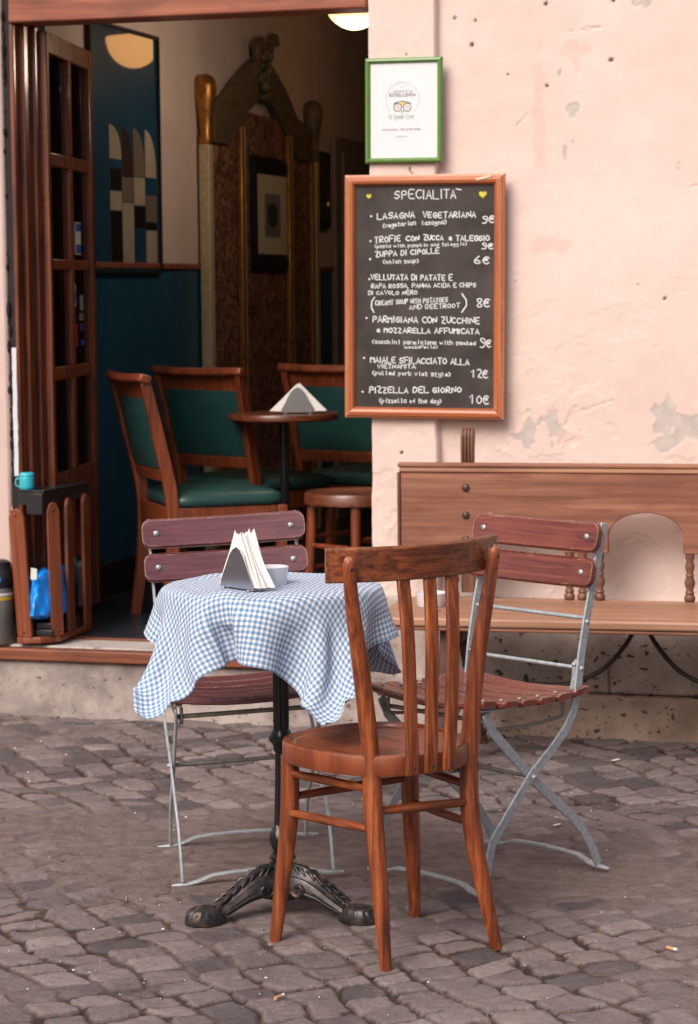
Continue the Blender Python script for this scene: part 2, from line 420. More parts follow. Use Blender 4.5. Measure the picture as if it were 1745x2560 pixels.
def gingham():
    m, nt, p = newmat('gingham_cotton')
    uv = nt.nodes.new('ShaderNodeUVMap'); uv.uv_map = 'UVMap'
    sx = nt.nodes.new('ShaderNodeSeparateXYZ'); nt.links.new(uv.outputs[0], sx.inputs[0])
    def stripe(sock):
        a = nt.nodes.new('ShaderNodeMath'); a.operation = 'MULTIPLY'; a.inputs[1].default_value = 1 / 0.0117; nt.links.new(sock, a.inputs[0])
        b = nt.nodes.new('ShaderNodeMath'); b.operation = 'FRACT'; nt.links.new(a.outputs[0], b.inputs[0])
        c = nt.nodes.new('ShaderNodeMath'); c.operation = 'GREATER_THAN'; c.inputs[1].default_value = 0.5; nt.links.new(b.outputs[0], c.inputs[0])
        return c.outputs[0]
    a = nt.nodes.new('ShaderNodeMath'); a.operation = 'ADD'
    nt.links.new(stripe(sx.outputs[0]), a.inputs[0]); nt.links.new(stripe(sx.outputs[1]), a.inputs[1])
    h = nt.nodes.new('ShaderNodeMath'); h.operation = 'MULTIPLY'; h.inputs[1].default_value = 0.5; nt.links.new(a.outputs[0], h.inputs[0])
    c = ramp(nt, h.outputs[0], [(0.0, (0.76, 0.76, 0.79)), (0.5, (0.35, 0.455, 0.61)), (1.0, (0.125, 0.245, 0.42))])
    n = noise(nt, coords(nt, (1, 1, 1)), 12, 4)
    c = mixc(nt, 0.5, c, ramp(nt, n, [(0.3, (0.93, 0.93, 0.92)), (0.7, (1.03, 1.03, 1.03))]), 'MULTIPLY')
    nt.links.new(c, p.inputs['Base Color'])
    p.inputs['Roughness'].default_value = 0.85; p.inputs['Sheen Weight'].default_value = 0.15; p.inputs['Specular IOR Level'].default_value = 0.2
    def line(sock, at, wd):
        a_ = nt.nodes.new('ShaderNodeMath'); a_.operation = 'SUBTRACT'; a_.inputs[1].default_value = at; nt.links.new(sock, a_.inputs[0])
        b_ = nt.nodes.new('ShaderNodeMath'); b_.operation = 'ABSOLUTE'; nt.links.new(a_.outputs[0], b_.inputs[0])
        c_ = nt.nodes.new('ShaderNodeMapRange'); c_.inputs['From Max'].default_value = wd; c_.inputs['To Min'].default_value = 1; c_.inputs['To Max'].default_value = 0
        nt.links.new(b_.outputs[0], c_.inputs[0]); return c_.outputs[0]
    tot = noise(nt, coords(nt), 16, 4, 0.6)
    for sock, at, wd, amp in ((sx.outputs[0], 1.0, .004, .35), (sx.outputs[1], 0.98, .004, .35), (sx.outputs[1], 1.17, .004, .25), (sx.outputs[0], 0.83, .004, .25), (sx.outputs[0], .667, .0025, .5), (sx.outputs[0], 1.348, .0025, .5), (sx.outputs[1], .627, .0025, .5), (sx.outputs[1], 1.338, .0025, .5)):
        ma = nt.nodes.new('ShaderNodeMath'); ma.operation = 'MULTIPLY_ADD'; ma.inputs[1].default_value = amp
        nt.links.new(line(sock, at, wd), ma.inputs[0]); nt.links.new(tot, ma.inputs[2]); tot = ma.outputs[0]
    bump(nt, tot, 0.35, 0.006, p)
    return m


M['gingham'] = gingham()


def damask():
    m, nt, p = newmat('damask_fabric')
    n = noise(nt, coords(nt, (1, 1, 1)), 16, 3, 0.5, 2.5)
    nt.links.new(ramp(nt, n, [(0.40, (0.10, 0.04, 0.026)), (0.5, (0.22, 0.09, 0.055)), (0.62, (0.42, 0.23, 0.14))]), p.inputs['Base Color'])
    p.inputs['Roughness'].default_value = 0.55
    return m


M['damask'] = damask()


# ---------------------------------------------------------------- mesh builder
class MB:
    def __init__(self): self.v = []; self.f = []

    def add(self, vs, fs):
        o = len(self.v); self.v += [tuple(p) for p in vs]; self.f += [tuple(i + o for i in f) for f in fs]; return self

    def box(self, x0, x1, y0, y1, z0, z1, mtx=None):
        vs = [Vector((x, y, z)) for z in (z0, z1) for y in (y0, y1) for x in (x0, x1)]
        if mtx: vs = [mtx @ p for p in vs]
        return self.add(vs, [(0, 2, 3, 1), (4, 5, 7, 6), (0, 1, 5, 4), (1, 3, 7, 5), (3, 2, 6, 7), (2, 0, 4, 6)])

    def tube(self, pts, rads, n=10, cap=True, flat=None):
        pts = [Vector(p) for p in pts]
        if isinstance(rads, (int, float)): rads = [rads] * len(pts)
        ref = None; rings = []
        for i, p in enumerate(pts):
            t = (pts[min(i + 1, len(pts) - 1)] - pts[max(i - 1, 0)]).normalized()
            if ref is None:
                ref = Vector((0, 0, 1)) if abs(t.z) < 0.9 else Vector((1, 0, 0))
            a = (ref - t * ref.dot(t)).normalized(); ref = a
            b = t.cross(a)
            r = rads[i]; ra, rb = (r if isinstance(r, tuple) else (r, r))
            rings.append([p + a * (ra * math.cos(2 * math.pi * k / n)) + b * (rb * math.sin(2 * math.pi * k / n)) for k in range(n)])
        return self.loft(rings, cap)

    def loft(self, rings, cap=True, closed=True):
        n = len(rings[0]); vs = [p for r in rings for p in r]; fs = []
        for i in range(len(rings) - 1):
            for k in range(n if closed else n - 1):
                k2 = (k + 1) % n
                fs.append((i * n + k, i * n + k2, (i + 1) * n + k2, (i + 1) * n + k))
        if cap:
            fs.append(tuple(range(n - 1, -1, -1))); fs.append(tuple((len(rings) - 1) * n + k for k in range(n)))
        return self.add(vs, fs)

    def bar(self, pts, w, h, side):
        """flat bar swept along pts: w along 'side', h across"""
        pts = [Vector(p) for p in pts]; side = Vector(side).normalized(); rings = []
        if isinstance(w, (int, float)): w = [w] * len(pts)
        if isinstance(h, (int, float)): h = [h] * len(pts)
        for i, p in enumerate(pts):
            t = (pts[min(i + 1, len(pts) - 1)] - pts[max(i - 1, 0)]).normalized()
            s = (side - t * side.dot(t)).normalized(); q = t.cross(s)
            rings.append([p + s * (w[i] / 2 * a) + q * (h[i] / 2 * b) for a, b in ((-1, -1), (1, -1), (1, 1), (-1, 1))])
        return self.loft(rings)

    def lathe(self, prof, c=(0, 0, 0), n=20, cap=True):
        c = Vector(c)
        rings = [[c + Vector((r * math.cos(2 * math.pi * k / n), r * math.sin(2 * math.pi * k / n), z)) for k in range(n)] for r, z in prof]
        return self.loft(rings, cap)

    def prism(self, outline, d0, d1, fn):
        """2D outline extruded from d0 to d1; fn(u, v, d) -> point"""
        n = len(outline)
        vs = [fn(u, v, d0) for u, v in outline] + [fn(u, v, d1) for u, v in outline]
        fs = [tuple(range(n - 1, -1, -1)), tuple(range(n, 2 * n))]
        fs += [(i, (i + 1) % n, n + (i + 1) % n, n + i) for i in range(n)]
        return self.add(vs, fs)

    def ball(self, c, r, n=12, m=7, sq=(1, 1, 1)):
        c = Vector(c); rings = []
        for i in range(1, m):
            th = math.pi * i / m
            rings.append([c + Vector((r * sq[0] * math.sin(th) * math.cos(2 * math.pi * k / n), r * sq[1] * math.sin(th) * math.sin(2 * math.pi * k / n), -r * sq[2] * math.cos(th))) for k in range(n)])
        return self.loft(rings)

    def build(self, name, mat, parent=None, smooth=None, bevel=0.0, seg=2, sub=0):
        me = bpy.data.meshes.new(name)
        me.from_pydata([tuple(p) for p in self.v], [], self.f)
        return finish(me, name, mat, parent, smooth, bevel, seg, sub)


def finish(me, name, mat, parent=None, smooth=None, bevel=0.0, seg=2, sub=0):
    import bmesh
    bm = bmesh.new(); bm.from_mesh(me); bmesh.ops.recalc_face_normals(bm, faces=bm.faces); bm.to_mesh(me); bm.free()
    me.validate(); me.update()
    o = bpy.data.objects.new(name, me); COL.objects.link(o)
    for mm in (mat if isinstance(mat, list) else [mat]): me.materials.append(M[mm])
    if parent is not None: o.parent = parent
    if smooth:
        me.polygons.foreach_set('use_smooth', [True] * len(me.polygons))
        me.set_sharp_from_angle(angle=rad(smooth))
    if bevel:
        b = o.modifiers.new('bevel', 'BEVEL'); b.width = bevel; b.segments = seg; b.limit_method = 'ANGLE'; b.angle_limit = rad(40)
        me.polygons.foreach_set('use_smooth', [True] * len(me.polygons)); me.set_sharp_from_angle(angle=rad(60))
    if sub:
        s = o.modifiers.new('subdivision', 'SUBSURF'); s.levels = sub; s.render_levels = sub
    return o


def tag(o, label=None, cat=None, group=None, kind=None):
    for k, v in (('label', label), ('category', cat), ('group', group), ('kind', kind)):
        if v: o[k] = v
    return o


def thing(name, label, cat, loc=(0, 0, 0), rz=0.0, group=None, rx=0.0, ry=0.0):
    o = bpy.data.objects.new(name, None); COL.objects.link(o)
    o.location = loc; o.rotation_euler = (rx, ry, rz); o.empty_display_size = 0.1
    return tag(o, label, cat, group)


def recolour(root, old, new):
    for c in root.children_recursive:
        for sl in c.material_slots:
            if sl.material == M[old]: sl.link = 'OBJECT'; sl.material = M[new]


def dup(root, loc, rz, label, group=None, ry=0.0):
    r = root.copy(); COL.objects.link(r); r.location = loc; r.rotation_euler = (0, 0, rz); r['label'] = label
    r.rotation_euler = (0, ry, rz)
    if group: r['group'] = group
    for ch in list(root.children):
        c = ch.copy(); COL.objects.link(c); c.parent = r
        for g in list(ch.children):
            d = g.copy(); COL.objects.link(d); d.parent = c
    return r


def npmesh(name, xs, ys, fn, mat, attrs=None, parent=None, frame=None):
    """grid mesh; xs, ys 1-D arrays; Z = heights; frame maps (a, b, h) arrays to xyz"""
    A, B = np.meshgrid(xs, ys)
    H, at = fn(A, B)
    P = frame(A, B, H)
    ny, nx = A.shape
    me = bpy.data.meshes.new(name)
    me.vertices.add(nx * ny); me.vertices.foreach_set('co', np.stack(P, -1).reshape(-1).astype(np.float32))
    i = np.arange((ny - 1) * (nx - 1)); r = i // (nx - 1); c = i % (nx - 1); k = r * nx + c
    q = np.stack([k, k + 1, k + nx + 1, k + nx], -1).astype(np.int32)
    me.loops.add(q.size); me.loops.foreach_set('vertex_index', q.reshape(-1))
    me.polygons.add(len(q)); me.polygons.foreach_set('loop_start', (np.arange(len(q)) * 4).astype(np.int32))
    me.polygons.foreach_set('loop_total', np.full(len(q), 4, np.int32))
    me.polygons.foreach_set('use_smooth', np.ones(len(q), bool))
    me.update(calc_edges=True)
    for nm, v in at.items():
        a = me.attributes.new(nm, 'FLOAT', 'POINT'); a.data.foreach_set('value', v.reshape(-1).astype(np.float32))
    o = bpy.data.objects.new(name, me); COL.objects.link(o); me.materials.append(M[mat])
    if parent is not None: o.parent = parent
    return o


# ---------------------------------------------------------------- ground
def cobbles(x, y):
    x0, y0 = x, y
    wx = (fbm(x * 2.2, y * 2.2, 3, 3) - 0.5) * 0.14; wy = (fbm(x * 2.2, y * 2.2, 9, 3) - 0.5) * 0.14
    wx = wx + (vnoise(x * 16, y * 16, 31) - 0.5) * 0.022; wy = wy + (vnoise(x * 16, y * 16, 37) - 0.5) * 0.022
    x = x + wx; y = y + wy
    w, L = 0.108, 0.086
    u = x * 0.744 + y * 0.671; v = x * 0.671 - y * 0.744
    i = np.floor(u / w); fu = u / w - i
    jit = hsh(i, i * 0, 5)
    v = v / (L * (0.85 + 0.35 * hsh(i, i * 0 + 3, 6))) + jit * 7
    j = np.floor(v + 0.28 * (hsh(i, np.floor(v), 8) - 0.5)); fv = np.clip(v - j, 0, 1)
    rag = (fbm(x0 * 60, y0 * 60, 13, 4) - 0.5)
    lenv = L * (0.85 + 0.35 * hsh(i, i * 0 + 3, 6))
    eu = (0.5 - np.abs(fu - 0.5)) * w + rag * 0.010 - 0.0035 * hsh(i, i * 0 + 1, 19); ev = (0.5 - np.abs(fv - 0.5)) * lenv + rag * 0.006
    # rounded corners: distance to the stone's outline
    cr_ = 0.020
    qx = np.maximum(cr_ - eu, 0); qy = np.maximum(cr_ - ev, 0)
    de = np.where((qx > 0) & (qy > 0), cr_ - np.hypot(qx, qy), np.minimum(eu, ev))
    tight = np.where(eu < ev, 1.0, 0.55)
    rnd = hsh(i, j, 11)
    hs = -0.012 * tight * (1 - sstep(0.0005, 0.0075 * tight + 0.002, de)) - 0.0016 * (1 - sstep(0.0, 0.016, de)) + (hsh(i, j, 12) - 0.5) * 0.007
    hs = hs + (fu - 0.5) * (hsh(i, j, 14) - 0.5) * 0.009 + (fv - 0.5) * (hsh(i, j, 15) - 0.6) * 0.011
    hs = hs + (fbm(x0 * 34, y0 * 34, 21, 5) - 0.5) * 0.0055
    # dirt lying in the joints and over low stones: deepest in the middle of the terrace
    mid = np.exp(-((y0 + 1.85 - 0.12 * x0) / 0.62) ** 2) * 0.0120 + np.exp(-((y0 + 0.5) / 0.5) ** 2) * 0.002
    patchy = (fbm(x0 * 1.9, y0 * 1.9, 41, 4) - 0.5) * 0.022
    dl = -0.0082 + mid + patchy + (fbm(x0 * 26, y0 * 26, 43, 4) - 0.5) * 0.006
    t = sstep(-0.0022, 0.0022, dl - hs)
    h = hs * (1 - t) + dl * t + (vnoise(x0 * 90, y0 * 90, 51) - 0.5) * 0.0012 * (0.4 + t)
    gap = (1 - sstep(0.003, 0.0085, de)) * (1 - sstep(-0.0085, -0.0015, dl)) * sstep(-0.0015, -0.0045, h) * 0.9
    h = h + 0.010 * (fbm(x0 * 0.9, y0 * 0.9, 61, 2) - 0.5)
    # cracks and grit seams running through the trodden dirt
    cr = np.abs(fbm(x0 * 6, y0 * 6, 71, 4) - 0.5)
    crm = (1 - sstep(0.0, 0.018, cr)) * t * (fbm(x0 * 3, y0 * 3, 75, 2) > 0.5)
    h = h - crm * 0.003
    gap = np.maximum(gap, crm * 0.8)
    st = np.clip(rnd * 0.75 + (fbm(x0 * 3, y0 * 3, 81, 3) - 0.5) * 0.5 + 0.12, 0, 1)
    far = np.exp(-((y0 + 0.75) / 0.5) ** 2) * (x0 < 0.4)
    st = np.where((hsh(i, j, 91) < 0.30 * far + 0.015), 0.06, st)
    return h, dict(stone=st, dirt=t, gap=gap)


def axis(dense0, dense1, step, mid, midstep, far):
    a = np.arange(dense0, dense1, step); b = np.arange(dense1, dense1 + mid, midstep); c = np.arange(dense0 - mid, dense0, midstep)
    far_hi = dense1 + mid + np.array([0.3, 1, 3, 8, 20, far]); far_lo = (dense0 - mid - np.array([0.3, 1, 3, 8, 20, far]))[::-1]
    return np.concatenate([far_lo, c, a, b, far_hi])


ground = npmesh('ground', axis(-1.36, 1.30, 0.0044, 1.3, 0.014, 60), np.concatenate([np.array([-60, -25, -12, -8, -6.5, -5.5]), np.arange(-5, -3.2, 0.014), np.arange(-3.2, -1.7, 0.0044), np.arange(-1.7, 0.12, 0.0058), np.array([0.5, 4, 12, 40])]),
                cobbles, 'cobble', frame=lambda a, b, h: (a, b, h))
tag(ground, kind='structure')

# ---------------------------------------------------------------- the building
bld = thing('cafe_building', 'pink plastered cafe front with an open red wooden doorway and stone base', 'building', (0, 0, 0))
HOLES = [(0.334, 2.171, .010), (0.279, 2.256, .007), (0.345, 2.245, .006), (0.773, 2.109, .008), (0.572, 2.036, .008), (0.57, 2.287, .009), (0.942, 1.375, .006), (0.78, 2.29, .010), (0.85, 2.295, .012),
         (0.45, 2.075, .004), (0.47, 1.43, .004), (0.7, 1.35, .003), (0.86, 1.42, .003)]
PATCH = [(0.651, 1.966, .018, .016), (0.648, 1.945, .013, .03), (0.61, 2.07, .008, .014), (0.652, 1.862, .009, .012), (0.625, 1.83, .015, .025), (0.516, 0.965, .03, .055), (0.495, 0.945, .035, .012), (0.59, 0.985, .028, .06), (0.60, 0.955, .035, .018),
         (0.945, 1.0, .04, .075), (0.99, 0.975, .035, .035), (1.06, 0.985, .06, .05), (0.95, 0.93, .05, .03), (0.865, 2.285, .03, .02), (1.12, 0.96, .05, .03)]
RUB = [(0.655, 2.14, .05, .03), (0.665, 2.10, .016, .05), (0.6, 1.55, .09, .03), (0.55, 1.95, .02, .2), (0.63, 0.95, .05, .02)]


def wallfn(a, b):
    h = (fbm(a * 2.2, b * 2.2, 5, 3) - 0.5) * 0.010 + (fbm(a * 14, b * 14, 15, 4) - 0.5) * 0.0026
    # trowelled flakes: terraces of old paint layers, more of them towards the foot of the wall
    lay = fbm(a * 7, b * 7, 25, 5)
    amt = sstep(1.9, 0.7, b) * 0.9 + 0.15
    h = h - 0.0018 * sstep(0.50, 0.515, lay) * amt - 0.0014 * sstep(0.62, 0.63, lay) * amt
    pa = np.zeros_like(a); ho = np.zeros_like(a); ru = np.zeros_like(a)
    rough = fbm(a * 34, b * 34, 55, 4) - 0.5
    vert = fbm(a * 60, b * 9, 57, 3) - 0.5
    for x, z, rx, rz in PATCH:
        d = np.sqrt(((a - x) / rx) ** 2 + ((b - z) / rz) ** 2) + rough * 1.5 + vert * 0.9
        pa = np.maximum(pa, 1 - sstep(0.72, 0.95, d))
    for x, z, rx, rz in RUB:
        d = np.sqrt(((a - x) / rx) ** 2 + ((b - z) / rz) ** 2) + rough * 1.6
        ru = np.maximum(ru, (1 - sstep(0.7, 1.0, d)) * 0.45)
    for x, z, r in HOLES:
        d = np.sqrt((a - x) ** 2 + ((b - z) * 0.85) ** 2) / (r * 0.65) + rough * 0.9
        ho = np.maximum(ho, 1 - sstep(0.6, 1.0, d))
        ru = np.maximum(ru, (1 - sstep(1.0, 2.2, d)) * 0.35)
    # hairline cracks
    for (x0, z0, x1, z1, sd) in ((0.98, 1.71, 1.1, 1.73, 1), (0.98, 1.72, 0.985, 1.79, 2), (0.62, 2.2, 0.74, 2.21, 3), (0.46, 1.9, 0.53, 1.97, 4), (0.66, 1.02, 0.78, 1.06, 5), (0.63, 0.98, 0.66, 1.04, 6), (0.4, 1.3, 0.44, 1.24, 7)):
        t = np.clip(((a - x0) * (x1 - x0) + (b - z0) * (z1 - z0)) / ((x1 - x0) ** 2 + (z1 - z0) ** 2), 0, 1)
        wob = (fbm(a * 30, b * 30, 60 + sd, 3) - 0.5) * 0.02
        d = np.hypot(a - x0 - t * (x1 - x0), b - z0 - t * (z1 - z0)) + wob
        cr = 1 - sstep(0.0, 0.0035, np.abs(d))
        h = h - cr * 0.003; ru = np.maximum(ru, cr * 0.5)
    h = h - pa * 0.002 - ho * 0.012
    return h, dict(patch=pa, hole=ho, rub=ru)


npmesh('plaster_wall', np.concatenate([np.arange(0.215, 1.45, 0.0045), np.array([1.5, 1.7, 2.5, 5.0])]), np.concatenate([np.arange(0.42, 2.45, 0.0045), np.array([2.5, 3, 5.5])]), wallfn, 'plaster', parent=bld,
       frame=lambda a, b, h: (a, -h, b))


def pilfn(a, b):
    h = (fbm(a * 3, b * 3, 105, 3) - 0.5) * 0.010 + (fbm(a * 18, b * 18, 115, 4) - 0.5) * 0.003
    lay = fbm(a * 9, b * 9, 125, 5)
    h = h - 0.002 * sstep(0.52, 0.54, lay) * sstep(1.3, 0.7, b)
    # arrises worn round
    e0 = 0.004 + 0.006 * fbm(b * 0, b * 11, 131, 3); e1 = 0.006 + 0.03 * sstep(1.05, 0.9, b) * (fbm(b * 0 + 3, b * 8, 133, 3)) * sstep(0.9, 1.0, b)
    h = h - 0.035 * (1 - sstep(0, 1, a / e0)) - 0.035 * (1 - sstep(0, 1, (0.228 - a) / e1))
    ho = np.zeros_like(a)
    for x, z, r in ((0.105, 0.892, .006), (0.14, 1.79, .005), (0.13, 2.145, .003)):
        ho = np.maximum(ho, 1 - sstep(0.6, 1.0, np.hypot(a - x, b - z) / r))
    h = h - ho * 0.01
    return h, dict(patch=np.zeros_like(a), hole=ho, rub=sstep(0.6, 0.7, lay) * 0.4 * sstep(1.2, 0.6, b))


npmesh('pilaster', np.concatenate([np.array([0.0, 0.002]), np.arange(0.005, 0.226, 0.0045), np.array([0.2275, 0.228])]), np.concatenate([np.arange(0.30, 2.45, 0.0045), np.array([2.5, 3, 5.5])]), pilfn, 'plaster', parent=bld,
       frame=lambda a, b, h: (a, -0.034 - h, b))
MB().box(0.004, 0.212, -0.012, 0.34, 0.24, 5.5).build('jamb_masonry', 'plaster_plain', bld)
MB().box(0.213, 5.0, 0.016, 0.34, 0.0, 5.5).build('wall_masonry', 'plaster_plain', bld)
MB().box(-5.0, -1.2625, 0.0, 0.26, 0.0, 5.5).build('left_wall', 'plaster_left_shade', bld, bevel=0.012)
MB().box(-1.262, 0.0, 0.0, 0.34, 2.56, 5.5).build('upper_wall', 'plaster_plain', bld)
MB().box(-1.262, -1.232, 0.012, 0.3, 0.24, 2.56).build('dark_joint', 'gap', bld)
q = MB()
for k in range(22):
    z0 = 0.80 + k * 0.0195
    q.box(-1.2395 - 0.002 * random.random(), -1.2255 + 0.002 * random.random(), -0.019, 0.011, z0, z0 + 0.0193)
q.build('sealant_strip', 'white', bld)
# left edge of the plaster is ragged: lumps of mortar along the joint
q = MB()
for k in range(110):
    z = 0.28 + k * 0.019 + random.random() * 0.02
    q.ball((-1.263 + random.random() * 0.006, 0.004 + random.random() * 0.03, z), 0.003 + 0.006 * random.random(), 7, 5, (0.8, 1, 1.5 + 2.5 * random.random()))
q.build('ragged_mortar', 'gap', bld, smooth=60)
# stone base: upper course, lower course, door step
MB().box(0.005, 5.0, -0.055, 0.015, 0.142, 0.432).build('stone_plinth', 'plinth', bld, bevel=0.012, seg=3)
MB().box(0.225, 5.0, -0.083, 0.015, -0.05, 0.14).build('stone_base_course', 'plinth_low', bld, bevel=0.014, seg=3)
MB().box(-5.0, 0.222, -0.078, 0.015, -0.05, 0.186).build('stone_step', 'step', bld, bevel=0.012, seg=3)
MB().box(-1.6, 0.0, -0.098, -0.052, 0.188, 0.2285).build('threshold_board', 'threshold', bld, bevel=0.006)
MB().box(-1.6, 0.0, -0.05, 0.11, 0.187, 0.2335).build('threshold_slab', 'marble', bld, bevel=0.004)
MB().box(-1.228, 0.0, 0.112, 0.128, 0.2, 0.2405).build('threshold_strip', 'threshold', bld, bevel=0.003)
# door frame
MB().box(-1.2275, -0.001, -0.022, 0.12, 2.296, 2.56).build('lintel', 'lintel', bld, bevel=0.006)
fr = MB()
for y0, y1, xf in ((-0.012, 0.036, -1.2150), (0.0365, 0.094, -1.1985), (0.0945, 0.128, -1.184)):
    fr.box(-1.2315, xf, y0, y1, 0.2415, 2.2955)
fr.build('door_frame', 'casing', bld, bevel=0.005)
# glazed door leaf, folded back into the room
la = rad(10)
leafm = Matrix.Translation((-1.185, 0.150, 0.0)) @ Matrix.Scale(1.016, 4, Vector((0, 1, 0))) @ Matrix.Rotation(rad(90) + la, 4, 'Z')     # local x along the leaf, y to the left
lf = MB()
T0, T1 = -0.02, 0.02
zr = [(0.262, 0.79), (1.11, 1.155), (1.49, 1.525), (1.84, 1.885), (2.215, 2.285)]
lf.box(-0.005, 0.03, T0, T1, 0.262, 2.285, leafm).box(0.65, 0.70, T0, T1, 0.262, 2.285, leafm)
for a, b in zr: lf.box(0.0305, 0.6495, T0 + 0.002, T1 - 0.002, a, b, leafm)
for (a, b), (c, d) in zip(zr[:-1], zr[1:]): lf.box(0.325, 0.368, T0 + 0.002, T1 - 0.002, b + 0.0003, c - 0.0003, leafm)
leaf = lf.build('door_leaf', 'door_z', bld, bevel=0.004)
panes = []
for (a, b), (c, d) in zip(zr[:-1], zr[1:]):
    for u0, u1 in ((0.031, 0.3245), (0.3685, 0.649)):
        panes.append(MB().box(u0, u1, -0.003, 0.003, b, c, leafm).build('glass_pane', 'glass', leaf))
for (u0, u1, z0, z1, m) in ((0.44, 0.53, 1.545, 1.66, 'white'), (0.45, 0.52, 1.63, 1.655, 'sticker_blue'), (0.45, 0.52, 1.55, 1.58, 'sticker_blue'),
                            (0.385, 0.43, 1.36, 1.44, 'white'), (0.39, 0.425, 1.38, 1.41, 'sticker_blue'), (0.385, 0.44, 1.22, 1.30, 'sticker_red'), (0.48, 0.54, 1.27, 1.30, 'sticker_violet'), (0.48, 0.54, 1.31, 1.335, 'art_cream'), (0.49, 0.54, 1.345, 1.40, 'ink_gray'), (0.50, 0.54, 1.22, 1.24, 'sticker_blue')):
    off = -0.006 if m == 'white' else -0.0085
    MB().box(u0, u1, off, off + 0.002, z0, z1, leafm).build('sticker', m, leaf)
# ------------------------------------------------ the room
LX = -1.39
MB().box(LX - 0.08, LX, 0.345, 6.0, 1.525, 3.1).build('room_side_wall', 'room_wall', bld)
MB().box(LX - 0.08, LX + 0.004, 0.345, 6.0, 0.37, 1.50).build('dado', 'dado', bld)
MB().box(LX - 0.08, LX + 0.016, 0.345, 6.0, 1.5005, 1.5245).build('dado_rail', 'lintel', bld, bevel=0.004)
MB().box(LX - 0.08, LX + 0.012, 0.345, 6.0, 0.23, 0.3695).build('skirting_board', 'skirting', bld, bevel=0.004)
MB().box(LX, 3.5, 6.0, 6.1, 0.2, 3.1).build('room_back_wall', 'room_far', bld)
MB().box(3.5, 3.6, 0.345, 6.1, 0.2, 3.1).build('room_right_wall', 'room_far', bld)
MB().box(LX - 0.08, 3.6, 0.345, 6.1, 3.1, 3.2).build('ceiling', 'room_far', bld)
fl = MB().box(-1.47, 3.6, 0.130, 6.1, 0.12, 0.24).build('floor', 'floor'); tag(fl, kind='structure')
# pale inner door on the side wall
pd = MB().box(LX, LX + 0.03, 4.28, 5.15, 0.241, 2.175).box(LX + 0.0305, LX + 0.045, 4.37, 5.02, 0.30, 2.10)
pd.build('inner_door', 'pale_door', bld, bevel=0.006)


# ---------------------------------------------------------------- stroke lettering
GL = {
 'A': '02 28 42;14 34', 'B': '02 08 38 36 05 36 33 02', 'C': '47 28 06 04 22 43', 'D': '02 08 28 46 44 22 02', 'E': '48 08 02 42;05 35', 'F': '48 08 02;05 35',
 'G': '47 28 06 04 22 43 45 25', 'H': '08 02;48 42;05 45', 'I': '22 28', 'K': '08 02;48 05 42', 'L': '08 02 42', 'M': '02 08 25 48 42', 'N': '02 08 42 48',
 'O': '28 06 04 22 44 46 28', 'P': '02 08 38 46 35 05', 'R': '02 08 38 46 35 05 42', 'S': '47 28 06 15 35 44 22 03', 'T': '08 48;28 22', 'U': '08 04 22 44 48', 'V': '08 22 48',
 'W': '08 12 26 32 48', 'Y': '08 25 48;25 22', 'Z': '08 48 02 42', '0': '28 06 04 22 44 46 28', '1': '06 28 22', '2': '07 28 46 02 42', '6': '38 05 03 22 43 25 04', '7': '08 48 12', '8': '25 07 28 47 25 03 22 43 25', '9': '45 25 07 28 47 45 32 02',
 '€': '47 28 06 04 22 43;M46 26;M45 25', '(': '28 06 04 22', ')': '08 26 24 02', ',': '22 10', '.': '22 23', "'": '0939 48', '-': '05 45',
 'a': '36 16 05 03 12 34;36 32', 'b': '08 02 22 34 16 04', 'c': '36 16 04 12 33', 'd': '38 32;34 16 04 12 34', 'e': '04 34 26 05 03 22 33', 'f': '38 27 22;05 35', 'g': '36 16 04 13 34;36 30 00', 'h': '08 02;05 26 35 32',
 'i': '26 22;28 27', 'k': '08 02;36 04 32', 'l': '18 12 22', 'm': '06 02;05 16 22;25 36 42', 'n': '06 02;05 26 35 32', 'o': '16 04 22 34 16', 'p': '06 00;05 26 34 12 04', 'q': '36 30;35 16 04 12 33', 'r': '06 02;04 26 36',
 's': '36 06 05 34 22 02', 't': '18 12 32;06 36', 'u': '06 03 22 34;36 32', 'v': '06 12 36', 'w': '06 12 25 32 46', 'y': '06 13 34;36 30 00', 'z': '06 36 02 32',
}


def strokes(text, x0, z0, x1, z1, h, seed=1, jit=0.25, smooth=True):
    """polylines of a hand-lettered line running from (x0, z0) to (x1, z1) with cap height h"""
    rng = random.Random(seed)
    out = []; cur = 0.0; gl = []
    for ch in text:
        if ch == ' ': cur += 3.6; continue
        wd = 0.0 if ch in "I.,'" else (4.0 if ch.isupper() or ch.isdigit() or ch in 'mw€' else 3.1)
        if ch in '()': wd = 2.0
        gl.append((ch, cur)); cur += wd + (1.5 if wd else 2.6)
    tot = max(cur - 1.5, 1.0)
    sx = (x1 - x0) / tot; sz = h / 6.0
    for ch, cx in gl:
        ox = rng.uniform(-jit, jit) * 0.7; oz = rng.uniform(-jit, jit); sc = 1 + rng.uniform(-jit, jit) * 0.35
        if ch in "I.,": ox -= 1.6
        for st in GL.get(ch, '02 42').split(';'):
            pts = []
            for tok in st.replace('M', '').split():
                gx = int(tok[0]); gz = int(tok[1])
                if st.startswith('M'): gx -= 5 - 4
                px = cx + gx * sc + ox + rng.uniform(-jit, jit) * 0.5; pz = (gz - 2) * sc + oz + rng.uniform(-jit, jit) * 0.5
                f = px / tot
                pts.append((x0 + px * sx, z0 + (z1 - z0) * f + pz * sz))
            if smooth and len(pts) > 3:
                q = [pts[0]]
                for a, b in zip(pts[:-1], pts[1:]):
                    q += [(a[0] * .78 + b[0] * .22, a[1] * .78 + b[1] * .22), (a[0] * .22 + b[0] * .78, a[1] * .22 + b[1] * .78)]
                pts = q + [pts[-1]]
            out.append(pts)
    return out


